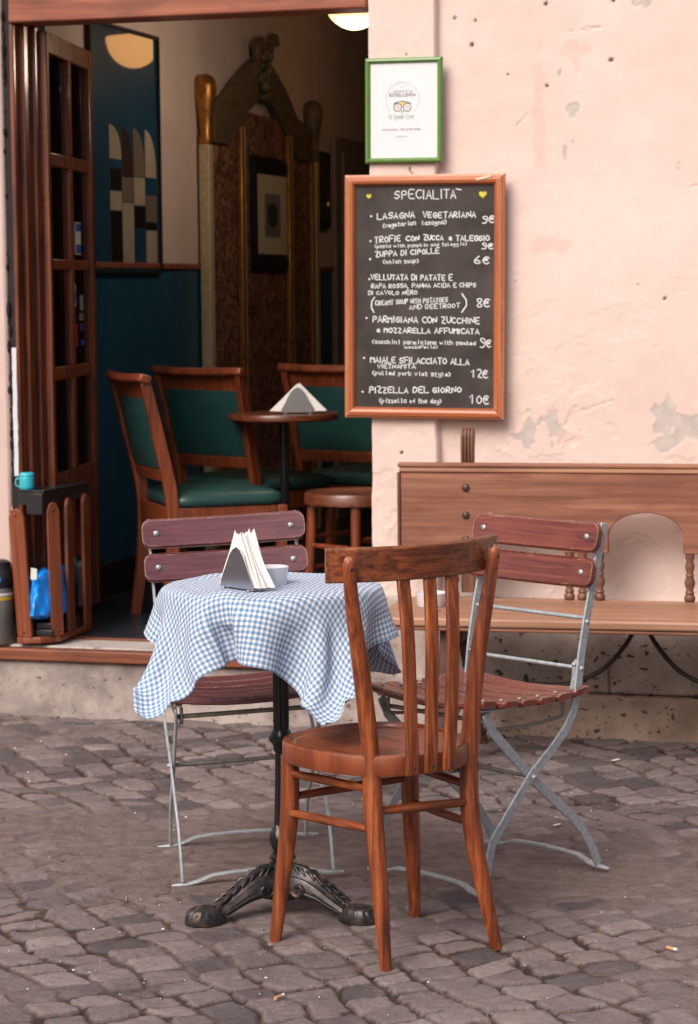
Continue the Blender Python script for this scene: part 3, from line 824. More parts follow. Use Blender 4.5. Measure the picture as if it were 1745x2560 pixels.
def ribbons(mb, lines, hw, y):
    """thin raised strokes in the x-z plane facing -y"""
    for pts in lines:
        if len(pts) < 2: continue
        L, R_ = [], []
        for i, p in enumerate(pts):
            a = pts[max(i - 1, 0)]; b = pts[min(i + 1, len(pts) - 1)]
            dx, dz = b[0] - a[0], b[1] - a[1]; l = math.hypot(dx, dz) or 1
            nx, nz = -dz / l * hw, dx / l * hw
            if i == 0: p = (p[0] - dx / l * hw * .7, p[1] - dz / l * hw * .7)
            if i == len(pts) - 1: p = (p[0] + dx / l * hw * .7, p[1] + dz / l * hw * .7)
            L.append((p[0] + nx, y, p[1] + nz)); R_.append((p[0] - nx, y, p[1] - nz))
        vs = [v for pr in zip(L, R_) for v in pr]
        mb.add(vs, [(2 * i, 2 * i + 1, 2 * i + 3, 2 * i + 2) for i in range(len(L) - 1)])


def frame_mb(w, h, fw_, y0, y1, yin):
    """mitred picture frame w x h, members fw_ wide, front y0, back y1, inner lip at yin; returns top/bottom and sides"""
    a, b, a2, b2 = MB(), MB(), MB(), MB()
    def member(mb, p, q, nin):
        # p, q outer corners, nin inward normal; mitred ends
        p, q, nin = Vector(p), Vector(q), Vector(nin); t = (q - p).normalized(); prof = [(0, y1), (0, y0 + 0.006), (fw_ * 0.18, y0 + 0.004), (fw_ * 0.22, y0), (fw_ * 0.55, y0 - 0.002), (fw_ * 0.8, y0 + 0.001), (fw_, yin), (fw_, y1)]
        r0 = [p + nin * d + t * d + Vector((0, y, 0)) for d, y in prof]; r1 = [q + nin * d - t * d + Vector((0, y, 0)) for d, y in prof]
        mb.loft([r0, r1])
    W2, H2 = w / 2, h / 2
    member(a, (-W2, 0, H2), (W2, 0, H2), (0, 0, -1)); member(a2, (W2, 0, -H2), (-W2, 0, -H2), (0, 0, 1))
    member(b, (-W2, 0, -H2), (-W2, 0, H2), (1, 0, 0)); member(b2, (W2, 0, H2), (W2, 0, -H2), (-1, 0, 0))
    return a, a2, b, b2


# ---------------------------------------------------------------- menu board
mbd = thing('menu_board', 'large chalkboard menu in an orange wooden frame hung beside the doorway', 'menu board', (0.1875, -0.036, 1.387), ry=rad(0.5))
for q, nm, mm in zip(frame_mb(0.516, 0.766, 0.033, -0.028, -0.001, -0.016), ('frame_rail', 'frame_rail', 'frame_stile', 'frame_stile'), ('frame_wood_x', 'frame_wood_x', 'frame_wood', 'frame_wood')):
    q.build(nm, mm, mbd, smooth=30)
pnl = MB().box(-0.226, 0.226, -0.012, -0.002, -0.351, 0.351).build('chalkboard_panel', 'board', mbd)
MENU = [("SPECIALITA", -0.097, 0.307, 0.102, 0.308, 0.027, 'heading'), ('LASAGNA', -0.153, 0.244, -0.032, 0.248, 0.019, 'menu_entry'), ('VEGETARIANA', -0.005, 0.248, 0.165, 0.248, 0.018, 'menu_entry'), ('9€', 0.186, 0.229, 0.225, 0.23, 0.022, 'price'),
        ('(vegetarian', -0.135, 0.217, -0.029, 0.227, 0.013, 'menu_entry'), ('lasagna)', -0.008, 0.225, 0.07, 0.228, 0.013, 'menu_entry'),
        ('TROFIE', -0.162, 0.17, -0.078, 0.175, 0.019, 'menu_entry'), ('CON', -0.059, 0.175, -0.017, 0.176, 0.016, 'menu_entry'), ('ZUCCA', -0.002, 0.178, 0.061, 0.178, 0.016, 'menu_entry'), ('e TALEGGIO', 0.08, 0.177, 0.209, 0.174, 0.016, 'menu_entry'),
        ('(pasta with pumpkin and taleggio)', -0.161, 0.154, 0.136, 0.161, 0.0105, 'menu_entry'), ('9€', 0.186, 0.15, 0.221, 0.148, 0.018, 'price'), ('ZUPPA DI CIPOLLE', -0.16, 0.126, 0.048, 0.137, 0.016, 'menu_entry'), ('(onion soup)', -0.134, 0.104, -0.019, 0.107, 0.013, 'menu_entry'), ('6€', 0.162, 0.103, 0.207, 0.103, 0.022, 'price'),
        ('VELLUTATA DI PATATE E', -0.174, 0.054, 0.09, 0.052, 0.017, 'menu_entry'), ('RAPA ROSSA, PANNA ACIDA E CHIPS', -0.173, 0.027, 0.167, 0.031, 0.0135, 'menu_entry'), ('DI CAVOLO NERO', -0.183, 0.006, -0.023, 0.008, 0.012, 'menu_entry'),
        ('CREAMY SOUP WITH POTATOES', -0.16, -0.027, 0.076, -0.016, 0.0145, 'menu_entry'), ('AND BEETROOT', -0.049, -0.04, 0.115, -0.033, 0.014, 'menu_entry'), ('8€', 0.169, -0.034, 0.21, -0.033, 0.027, 'price'),
        ('PARMIGIANA CON ZUCCHINE', -0.168, -0.08, 0.178, -0.084, 0.019, 'menu_entry'), ('e MOZZARELLA AFFUMICATA', -0.154, -0.113, 0.177, -0.116, 0.016, 'menu_entry'), ('(zucchini parmigiana with smoked', -0.17, -0.148, 0.167, -0.151, 0.0125, 'menu_entry'), ('9€', 0.181, -0.158, 0.217, -0.16, 0.027, 'price'), ('mozzarella)', -0.063, -0.163, 0.044, -0.162, 0.009, 'menu_entry'),
        ('MAIALE SFILACCIATO ALLA', -0.176, -0.208, 0.145, -0.213, 0.018, 'menu_entry'), ('VIETNAMITA', -0.153, -0.227, -0.029, -0.226, 0.013, 'menu_entry'), ('(pulled pork viet style)', -0.169, -0.247, 0.085, -0.25, 0.0125, 'menu_entry'), ('12€', 0.154, -0.251, 0.205, -0.255, 0.025, 'price'),
        ('PIZZELLA DEL GIORNO', -0.179, -0.305, 0.121, -0.301, 0.018, 'menu_entry'), ('(pizzella of the day)', -0.146, -0.336, 0.056, -0.335, 0.013, 'menu_entry'), ('10€', 0.148, -0.334, 0.209, -0.337, 0.027, 'price')]
for i, (t, x0, z0, x1, z1, h, nm) in enumerate(MENU):
    q = MB(); ribbons(q, strokes(t, x0, z0, x1, z1, h, i + 3), 0.0016 if h > 0.015 else (0.00125 if h > 0.011 else 0.0010), -0.0128)
    if nm == 'heading': ribbons(q, [[(0.102, 0.337), (0.118, 0.334)]], 0.0017, -0.0128)
    q.build(nm, 'chalk', pnl)
for ln in ([(-0.163, -0.002), (-0.172, -0.015), (-0.173, -0.034), (-0.165, -0.049)], [(0.122, 0.010), (0.136, -0.010), (0.137, -0.026), (0.122, -0.048)]):
    q = MB(); ribbons(q, [ln], 0.0019, -0.0128); q.build('bracket', 'chalk', pnl)
q = MB()
for x, z in ((-0.174, 0.254), (-0.176, 0.176), (-0.177, 0.119), (-0.18, 0.056), (-0.189, -0.067), (-0.197, -0.194), (-0.202, -0.302)):
    q.lathe([(0.0033, 0), (0.0033, 0.0008)], (0, 0, 0), 8); q.v[-16:] = [(x + p[0], -0.0128 - p[2], z + p[1]) for p in q.v[-16:]]
q.build('bullet', 'chalk', pnl)
for hx, hz, s in ((0.188, 0.319, 0.0125), (-0.181, 0.317, 0.0085)):
    pts = [(hx + s * 0.0625 * 16 * math.sin(t) ** 3, hz + s * 0.0625 * (13 * math.cos(t) - 5 * math.cos(2 * t) - 2 * math.cos(3 * t) - math.cos(4 * t))) for t in [k * math.pi / 12 for k in range(24)]]
    MB().prism(pts, -0.0136, -0.0121, lambda u, v, d: (u, d, v)).build('heart', 'chalk_yellow', pnl)
MB().ball((0.2385, -0.0275, -0.347), 0.0045, 10, 6, (1, 0.5, 1)).build('brass_tack', 'brass', mbd, smooth=60)
MB().prism([(0.165, 0.366), (0.218, 0.379), (0.22, 0.3735), (0.176, 0.362)], -0.0315, -0.0303, lambda u, v, d: (u, d, v)).build('chip', 'mat_board', mbd)
hk = MB().tube([(0.0, 0.0, 0.0), (0.0, -0.018, 0.0), (0.004, -0.022, 0.006), (0.0, -0.02, 0.012)], 0.0022, 6)
hk = hk.build('wall_hook', 'brass', None, smooth=50); hk.location = (0.142, -0.034, 1.783); tag(hk, 'small brass screw hook in the wall above the chalkboard menu', 'hook')

# certificate in its green frame
cf = thing('certificate_frame', 'white paper certificate in a green picture frame above the chalkboard', 'framed certificate', (0.124, -0.037, 1.971), ry=rad(0.4))
for q in frame_mb(0.250, 0.328, 0.0165, -0.016, -0.001, -0.010): q.build('frame_member', 'green', cf, smooth=30)
pp = MB().box(-0.110, 0.110, -0.008, -0.001, -0.149, 0.149).build('paper_sheet', 'paper', cf)
q = MB(); ribbons(q, [[(-0.004 + 0.0535 * math.cos(t), 0.034 + 0.0535 * math.sin(t)) for t in [rad(-40 + k * 10) for k in range(27)]]], 0.0007, -0.0086); q.build('printed_ring', 'ink_pale', pp)
for t, x0, z0, x1, h, m, hw in (('2017', -0.010, 0.071, 0.002, 0.0035, 'ink_pale', .0004), ('CERTIFICATO DI', -0.034, 0.057, 0.028, 0.005, 'ink_gray', .0005), ('ECCELLENZA', -0.046, 0.044, 0.038, 0.009, 'ink_dark', .0009), ('tripadvisor', -0.049, -0.026, 0.034, 0.016, 'ink_green', .0010),
                               ('SAMICUNA TRASTEVERE', -0.068, -0.062, 0.055, 0.006, 'ink_gray', .0006), ('ROMA', -0.024, -0.083, 0.012, 0.004, 'ink_pale', .0006)):
    q = MB(); ribbons(q, strokes(t, x0, z0, x1, z0, h, 5, 0.03), hw, -0.0086); q.build('printed_line', m, pp)
circ = lambda x, z, r, n=24: [(x + r * math.cos(2 * math.pi * k / n), z + r * math.sin(2 * math.pi * k / n)) for k in range(n + 1)]
q = MB(); ribbons(q, [circ(-0.020, 0.010, 0.0125), circ(0.011, 0.010, 0.0125), [(-0.033, 0.021), (-0.022, 0.026), (-0.004, 0.029), (0.013, 0.026), (0.024, 0.021)], [(-0.008, -0.001), (-0.0045, -0.006), (-0.001, -0.001)]], 0.0012, -0.0088); q.build('printed_emblem', 'ink_dark', pp)
q = MB().prism([(-0.014, 0.0235), (-0.004, 0.0275), (0.005, 0.0235), (-0.0015, 0.0165), (-0.0045, 0.0075), (-0.0075, 0.0165)], -0.0087, -0.0081, lambda u, v, d: (u, d, v)); q.build('printed_patch', 'ink_yellow', pp)
q = MB(); ribbons(q, [circ(-0.020, 0.010, 0.0045)], 0.0011, -0.0086); q.build('printed_eye', 'ink_pink', pp)
q = MB(); ribbons(q, [circ(0.011, 0.010, 0.0045)], 0.0011, -0.0086); q.build('printed_eye', 'ink_pale', pp)

# ---------------------------------------------------------------- bentwood chair
bc = thing('bentwood_chair', 'brown bentwood chair with slatted back standing in front of the cloth covered table', 'chair', (0.731, -2.510, 0), math.atan2(0.787, 0.617))


def spline(pts, n=6):
    pts = [Vector(p) for p in pts]; out = []
    for i in range(len(pts) - 1):
        p0 = pts[max(i - 1, 0)]; p1 = pts[i]; p2 = pts[i + 1]; p3 = pts[min(i + 2, len(pts) - 1)]
        for k in range(n):
            t = k / n
            out.append(0.5 * ((2 * p1) + (p2 - p0) * t + (2 * p0 - 5 * p1 + 4 * p2 - p3) * t * t + (3 * p1 - p0 - 3 * p2 + p3) * t ** 3))
    out.append(pts[-1]); return out


def taper(pts, rads, n=6):
    """spline through pts with radii interpolated"""
    c = spline([tuple(p) + () for p in pts], n); r = []
    for i in range(len(pts) - 1):
        for k in range(n): r.append(rads[i] + (rads[i + 1] - rads[i]) * k / n)
    r.append(rads[-1]); return c, r


A = [(-0.134, -0.152, -0.004), (-0.138, -0.140, 0.15), (-0.141, -0.122, 0.33), (-0.143, -0.116, 0.45), (-0.168, -0.122, 0.62), (-0.198, -0.134, 0.76), (-0.213, -0.142, 0.85), (-0.2145, -0.1425, 0.862)]
B = [(0.155, -0.165, -0.004), (0.134, -0.150, 0.12), (0.112, -0.130, 0.29), (0.121, -0.118, 0.45), (0.139, -0.122, 0.62), (0.158, -0.134, 0.76), (0.169, -0.142, 0.85), (0.170, -0.1425, 0.862)]
RR_ = [0.0125, 0.0175, 0.0215, 0.0195, 0.0185, 0.0155, 0.0135, 0.007]
for P in (A, B):
    c, r = taper(P, RR_); MB().tube(c, r, 14).build('rear_leg', 'chair_z', bc, smooth=50)
for P in ([(-0.191, 0.175, -0.004), (-0.179, 0.166, 0.12), (-0.168, 0.150, 0.27), (-0.166, 0.146, 0.41)], [(0.168, 0.142, -0.004), (0.160, 0.137, 0.12), (0.147, 0.128, 0.27), (0.143, 0.125, 0.41)]):
    c, r = taper(P, [0.0125, 0.0170, 0.0205, 0.0205]); MB().tube(c, r, 14).build('front_leg', 'chair_z', bc, smooth=50)


def rung(p, q, r=0.0095, nm='stretcher', m='chair_x'):
    p, q = Vector(p), Vector(q); mid = (p + q) / 2
    MB().tube([p, p.lerp(q, .06), p.lerp(q, .3), mid, p.lerp(q, .7), p.lerp(q, .94), q], [r * .8, r * .9, r * 1.03, r * 1.1, r * 1.03, r * .9, r * .8], 10).build(nm, m, bc, smooth=50)


rung((-0.170, 0.148, 0.372), (-0.141, -0.120, 0.375), m='chair_y'); rung((-0.174, 0.157, 0.285), (-0.140, -0.126, 0.290), m='chair_y')
rung((0.146, 0.127, 0.352), (0.113, -0.128, 0.352), m='chair_y'); rung((0.150, 0.130, 0.268), (0.113, -0.134, 0.270), m='chair_y')
rung((-0.171, 0.150, 0.318), (0.149, 0.129, 0.325)); rung((-0.141, -0.127, 0.330), (0.113, -0.131, 0.318), 0.0100)
# seat: superellipse with raised rim and dished panel
SC = (-0.022, 0.016)


def selip(k, n, s=1.0):
    t = 2 * math.pi * k / n; c, s_ = math.cos(t), math.sin(t)
    ex = 2 / 2.35
    x = math.copysign(abs(c) ** ex, c) * 0.188; y = math.copysign(abs(s_) ** ex, s_) * 0.199
    x *= 1 + 0.10 * (y / 0.2)
    return SC[0] + x * s, SC[1] + y * s


rings = []
for s, z in ((0.955, 0.404), (0.985, 0.405), (1.0, 0.410), (1.0, 0.440), (0.99, 0.447), (0.965, 0.4495), (0.93, 0.4485), (0.915, 0.445), (0.905, 0.4405), (0.89, 0.4415), (0.8, 0.4395), (0.6, 0.4360), (0.35, 0.4335), (0.1, 0.433), (0.01, 0.433)):
    rings.append([Vector((*selip(k, 56, s), z)) for k in range(56)])
MB().loft(rings[9:]).build('seat', 'seat_wood', bc, smooth=40)
MB().loft(rings[:10], False).build('seat_rim', 'seat_rim', bc, smooth=40)


def crest_y(x): return -0.163 + 0.062 * ((x + 0.022) / 0.21) ** 2


xs = [-0.240 + 0.455 * i / 24 for i in range(25)]
rings = []
for i, x in enumerate(xs):
    y = crest_y(x); s = 2 * 0.062 * (x + 0.022) / 0.21 ** 2; nn = Vector((-s, 1, 0)).normalized()
    e = 1.0 if 0 < i < 24 else 0.96
    zt, zb = 0.886, 0.814
    rings.append([Vector((x, y, z)) + nn * d for z, d in ((zb + .003, -.009), (zt - .004, -.009), (zt, -.006), (zt, .006), (zt - .003, .009), (zb + .003, .009), (zb, .006), (zb, -.006))])
MB().loft(rings).build('crest_rail', 'chair_crest', bc, smooth=35)
for xb, xt, in ((-0.088, -0.086), (-0.039, -0.021), (0.009, 0.041)):
    yb = SC[1] - 0.199 - 0.004; yt = crest_y(xt)
    pts = [(xb, yb + .002, 0.408), (xb, yb, 0.44), (xb + (xt - xb) * .3, yb + .004, 0.52), (xb + (xt - xb) * .7, (yb + yt) / 2 - .002, 0.69), (xt, yt, 0.816)]
    sl_ = MB().bar(spline(pts, 4), 0.031, 0.011, (1, 0, 0)).build('back_slat', 'chair_z', bc, bevel=0.0035)
    MB().ball((xb + .003, yb - .0045, 0.424), 0.0042, 8, 5, (1, .5, 1)).build('screw', 'screw', sl_, smooth=60)
for P, sx in ((A, -1), (B, 1)):
    for (x, y, z, f) in ((P[6][0], P[6][1], 0.846, .0125), ((P[5][0] + P[6][0]) / 2, (P[5][1] + P[6][1]) / 2, 0.818, .0135)):
        MB().ball((x + 0.002 * sx, y - f, z), 0.0048, 8, 5, (1, .5, 1)).build('screw', 'screw', bc, smooth=60)

# ---------------------------------------------------------------- folding chairs
fc = thing('folding_chair', 'folding garden chair with brown slats painted with a mauve sky reflection standing behind the table by the doorway', 'folding chair', (0.196, -1.897, 0.006), math.atan2(0.426, 0.905) + math.pi, 'folding garden chairs around the table', ry=rad(2.2))
# local: x to the sitter's left-right, y = facing (front), z up
BACK = [(0.203, 0.012), (0.190, 0.075), (0.172, 0.130), (0.10, 0.205), (0.039, 0.268), (-0.035, 0.322), (-0.080, 0.362), (-0.106, 0.400), (-0.120, 0.445), (-0.133, 0.534), (-0.152, 0.62), (-0.174, 0.705), (-0.196, 0.78), (-0.212, 0.842)]
FRONT = [(-0.205, 0.012), (-0.180, 0.060), (-0.148, 0.105), (-0.115, 0.138), (0.03, 0.255), (0.165, 0.385), (0.186, 0.428)]
for s in (-1, 1):
    MB().bar([(s * (0.182 if z < .5 else 0.182 + (z - .5) * 0.012), y, z) for y, z in BACK], [0.006] * 14, [0.0235] * 14, (1, 0, 0)).build('back_leg', 'zinc', fc, bevel=0.0015)
    MB().bar([(s * 0.174, y, z) for y, z in FRONT], [0.006] * 7, [0.0235] * 7, (1, 0, 0)).build('seat_leg', 'zinc', fc, bevel=0.0015)
    for y, z in ((0.036, 0.262), (-0.131, 0.50), (-0.150, 0.61)):
        MB().ball((s * 0.185, y, z), 0.0065, 10, 5, (1, 1, 1)).build('rivet', 'zinc', fc, smooth=60)
for y0 in (0.203, -0.205):
    xs = [-0.208, -0.17, -0.145, -0.11, -0.06, 0, 0.06, 0.11, 0.145, 0.17, 0.208]
    zs = [0.002, 0.004, 0.008, 0.02, 0.024, 0.025, 0.024, 0.02, 0.008, 0.004, 0.002]
    MB().bar([(x, y0, z + 0.003) for x, z in zip(xs, zs)], [0.007, .02, .02, .018, .016, .016, .016, .018, .02, .02, .007], 0.0065, (0, 1, 0)).build('foot_bar', 'zinc', fc, bevel=0.0015)


def rod(p, q, r=0.005, nm='cross_rod', m='zinc'): return MB().tube([p, q], r, 8).build(nm, m, fc, smooth=60)


rod((-0.18, -0.152, 0.618), (0.18, -0.152, 0.618)); rod((-0.18, -0.131, 0.500), (0.18, -0.131, 0.500))
rod((-0.172, 0.036, 0.262), (0.172, 0.036, 0.262), m='zinc_olive'); rod((-0.172, 0.168, 0.405), (0.172, 0.168, 0.405), 0.0058, m='zinc_olive')
# seat frame: side irons with the wire hooks below and clips at the rear
for s in (-1, 1):
    MB().bar([(s * 0.166, 0.20, 0.436), (s * 0.166, 0.10, 0.430), (s * 0.166, 0.0, 0.4275), (s * 0.166, -0.08, 0.429), (s * 0.166, -0.125, 0.436)], 0.015, 0.0045, (1, 0, 0)).build('seat_iron', 'zinc', fc)
    MB().tube(spline([(s * 0.160, 0.175, 0.428), (s * 0.160, 0.176, 0.405), (s * 0.160, 0.160, 0.388), (s * 0.160, 0.05, 0.380), (s * 0.160, -0.075, 0.386), (s * 0.160, -0.092, 0.396), (s * 0.160, -0.095, 0.428)], 4), 0.0042, 8).build('wire_hook', 'zinc_olive', fc, smooth=60)
    MB().bar([(s * 0.170, -0.118, 0.437), (s * 0.170, -0.128, 0.470), (s * 0.170, -0.131, 0.505), (s * 0.170, -0.124, 0.515)], 0.012, 0.022, (1, 0, 0)).build('clip', 'zinc', fc, bevel=0.002)


def slat(yc, zc, wd, ln, th, tilt, bow, nm='seat_slat', rnd=0.012):
    """board along x, bowed down in the middle, rounded corners"""
    rings = []
    ds = [0, .02, .08, .18, .32, .5, .75, 1.0]
    ts = [-1 + 2 * rnd * q_ / ln for q_ in ds] + [-.6, -.3, 0, .3, .6] + [1 - 2 * rnd * q_ / ln for q_ in reversed(ds)]
    for t in ts:
        x = ln / 2 * t
        d = (1 - abs(t)) * ln / 2
        ins = 0 if d >= rnd else rnd - math.sqrt(max(rnd ** 2 - (rnd - d) ** 2, 0))
        hw = wd / 2 - ins
        z = zc - bow * (1 - t * t)
        ca, sa = math.cos(tilt), math.sin(tilt); r = []
        e = th * 0.28
        for u, w in ((-hw, -th / 2 + e), (-hw, th / 2 - e), (-hw + e, th / 2), (hw - e, th / 2), (hw, th / 2 - e), (hw, -th / 2 + e), (hw - e, -th / 2), (-hw + e, -th / 2)):
            r.append(Vector((x, yc + u * ca - w * sa, z + u * sa + w * ca)))
        rings.append(r)
    return MB().loft(rings).build(nm, 'fold_wood', fc, smooth=40)


prof = [(0.190, 0.450, 0.10), (0.127, 0.4435, 0.08), (0.065, 0.4395, 0.05), (0.003, 0.4385, 0.0), (-0.059, 0.4400, -0.05), (-0.118, 0.4455, -0.12)]
for i, (y, z, tl) in enumerate(prof):
    sl_ = slat(y, z + 0.003, 0.057, 0.405 - (0.02 if i == 0 else 0), 0.017, tl, 0.016)
q = MB()
for y, z, tl in prof:
    for s in (-1, 1): q.ball((s * 0.166, y, z + 0.0095), 0.0055, 8, 5, (1, 1, .45))
q.build('seat_bolt', 'rivet', fc, smooth=60)
for yc, zc, w_ in ((-0.193, 0.807, 0.074), (-0.172, 0.7235, 0.072)):
    b_ = slat(0, 0, w_, 0.410, 0.018, 0, 0.0, 'back_slat', 0.021)
    bd = b_.data
    for v in bd.vertices:            # stand the board up, lean it back and curve it
        x, y, z = v.co; lean = rad(-15)
        p = Vector((x, z + 0.012 * (x / 0.214) ** 2, y)); p = Matrix.Rotation(-lean, 3, 'X') @ p
        v.co = p + Vector((0, yc + 0.009, zc))
    bd.update()
    for s in (-1, 1):
        MB().ball((s * 0.170, yc + 0.009 + 0.0175, zc + 0.004), 0.0082, 10, 6, (1, .55, 1)).build('bolt', 'rivet', b_, smooth=60)
fc2 = dup(fc, (0.797, -1.868, 0.010), math.atan2(0.517, -0.856), 'folding garden chair with glossy red brown slats standing in front of the bench')
recolour(fc, 'fold_wood', 'fold_sky_tint')

# ---------------------------------------------------------------- bistro table
TB = (0.405, -2.330)
TZ = 0.750
tb = thing('bistro_table', 'round bistro table on an ornate black cast iron pedestal with clawed feet', 'table', (TB[0] + 0.017, TB[1] + 0.005, 0))
MB().lathe([(0.01, TZ - 0.026), (0.218, TZ - 0.026), (0.228, TZ - 0.020), (0.231, TZ - 0.010), (0.229, TZ - 0.003), (0.222, TZ), (0.01, TZ)], n=48).build('tabletop', 'inner_table', tb, smooth=40)
# fluted upper shaft, ring, tapering lower shaft, bulb, collar
n = 40; rings = []
for r, z in ((0.017, 0.42), (0.018, 0.44), (0.018, 0.70), (0.024, 0.712)):
    rings.append([Vector(((r - 0.0016 * (k % 4 < 2)) * math.cos(2 * math.pi * k / n), (r - 0.0016 * (k % 4 < 2)) * math.sin(2 * math.pi * k / n), z)) for k in range(n)])
MB().loft(rings).build('column', 'iron_clean', tb)
MB().lathe([(0.02, 0.712), (0.05, 0.715), (0.055, 0.7235)], n=24).build('mounting_plate', 'iron_clean', tb, smooth=40)
MB().lathe([(0.016, 0.372), (0.019, 0.378), (0.019, 0.386), (0.0225, 0.392), (0.0285, 0.398), (0.0290, 0.405), (0.0240, 0.411), (0.0225, 0.416), (0.018, 0.424)], n=28).build('ring_moulding', 'iron_clean', tb, smooth=40)
n = 32; rings = []
for r, z in ((0.0185, 0.205), (0.0175, 0.23), (0.0155, 0.30), (0.0145, 0.374)):
    rings.append([Vector(((r - 0.0012 * (k % 4 < 2)) * math.cos(2 * math.pi * k / n), (r - 0.0012 * (k % 4 < 2)) * math.sin(2 * math.pi * k / n), z)) for k in range(n)])
MB().loft(rings).build('column', 'iron_clean', tb)
n = 36; rings = []
for i in range(13):
    t = i / 12; z = 0.138 + 0.067 * t; r = 0.0175 + 0.0115 * math.sin(math.pi * min(1, t * 1.05)) ** 0.9
    rings.append([Vector(((r + 0.0022 * math.sin(6 * (2 * math.pi * k / n + t * 1.6))) * math.cos(2 * math.pi * k / n), (r + 0.0022 * math.sin(6 * (2 * math.pi * k / n + t * 1.6))) * math.sin(2 * math.pi * k / n), z)) for k in range(n)])
MB().loft(rings).build('leafed_bulb', 'iron_clean', tb, smooth=60)
MB().lathe([(0.030, 0.078), (0.0325, 0.082), (0.0325, 0.112), (0.030, 0.116), (0.0235, 0.118), (0.0235, 0.122), (0.030, 0.126), (0.031, 0.131), (0.026, 0.137), (0.019, 0.140)], n=32).build('collar', 'iron_clean', tb, smooth=35)
MB().lathe([(0.02, 0.035), (0.05, 0.040), (0.058, 0.056), (0.052, 0.07), (0.040, 0.078), (0.030, 0.080)], n=32).build('hub', 'iron', tb, smooth=40)
for ang in (rad(-150 + 16), rad(-30 + 16), rad(90 + 16)):
    ca, sa = math.cos(ang), math.sin(ang)
    def tr(r, s, z): return Vector((r * ca - s * sa, r * sa + s * ca, z))
    rings = []; ctr = [(0.018, 0.074), (0.045, 0.080), (0.075, 0.075), (0.105, 0.061), (0.135, 0.043), (0.160, 0.030), (0.178, 0.024)]
    hw = [0.034, 0.034, 0.031, 0.028, 0.025, 0.023, 0.023]; hh = [0.036, 0.036, 0.034, 0.030, 0.025, 0.019, 0.016]
    cs = spline([(a, 0, b) for a, b in ctr], 4)
    for i, p in enumerate(cs):
        t = i / (len(cs) - 1) * 6; k = min(int(t), 5); f = t - k
        w_ = hw[k] * (1 - f) + hw[k + 1] * f; h_ = hh[k] * (1 - f) + hh[k + 1] * f
        r = []
        for (u, v) in ((-1, -.72), (-1, -.1), (-.80, .32), (-.62, .34), (-.42, .60), (-.22, 1.0), (0, .88), (.22, 1.0), (.42, .60), (.62, .34), (.80, .32), (1, -.1), (1, -.72), (.55, -1), (-.55, -1)):
            r.append(tr(p.x - v * h_ * 0.25, u * w_, p.z + v * h_))
        rings.append(r)
    lg = MB().loft(rings)
    leg_o = lg.build('leg', 'iron', tb, smooth=28)
    q = MB()
    for i in range(7):                       # acanthus lobes down the ridge
        t = 3 + i * 2.8; k = int(t); p = cs[min(k, len(cs) - 1)]; h_ = 0.036 - 0.0025 * i
        for s in (-1, 1):
            q.tube([tr(p.x - .012, s * 0.005, p.z + h_ * .95), tr(p.x + .004, s * 0.012, p.z + h_ * .86), tr(p.x + .016, s * 0.0155, p.z + h_ * .45)], [.003, .0052, .002], 7)
    q.build('leaf_ornament', 'iron', leg_o, smooth=60)
    q = MB()
    for s in (-1, 1):                        # side volute by the hub
        sp = [tr(0.060 + (0.019 - 0.0024 * j / 2) * math.cos(rad(200 + j * 30)), s * 0.0335, 0.066 + (0.019 - 0.0024 * j / 2) * math.sin(rad(200 + j * 30))) for j in range(14)]
        q.tube(sp, 0.0048, 7)
        q.tube([tr(0.075, s * .0318, .058), tr(0.105, s * .0288, .050), tr(0.135, s * .0258, .034), tr(0.160, s * .0235, .024)], [.004, .0045, .004, .003], 7)
    q.build('scroll', 'iron', leg_o, smooth=60)
    q = MB(); n = 48; rings = []             # ribbed foot
    for r_, z, rib in ((0.88, 0.000, 0), (0.98, 0.004, 0), (1.0, 0.012, 0), (0.97, 0.017, 0), (0.975, 0.019, .5), (0.93, 0.027, 1.6), (0.84, 0.034, 1.6), (0.74, 0.037, .8), (0.64, 0.037, 0), (0.56, 0.034, 0), (0.42, 0.040, 1.2), (0.22, 0.043, .6), (0.02, 0.043, 0)):
        rg = []
        for k in range(n):
            th = 2 * math.pi * k / n; m = 1 - 0.055 * rib * (k % 3 == 0)
            rg.append(tr(0.198 + 0.050 * r_ * m * math.cos(th), 0.036 * r_ * m * math.sin(th), z))
        rings.append(rg)
    q.loft(rings).build('foot', 'iron', tb, smooth=35)


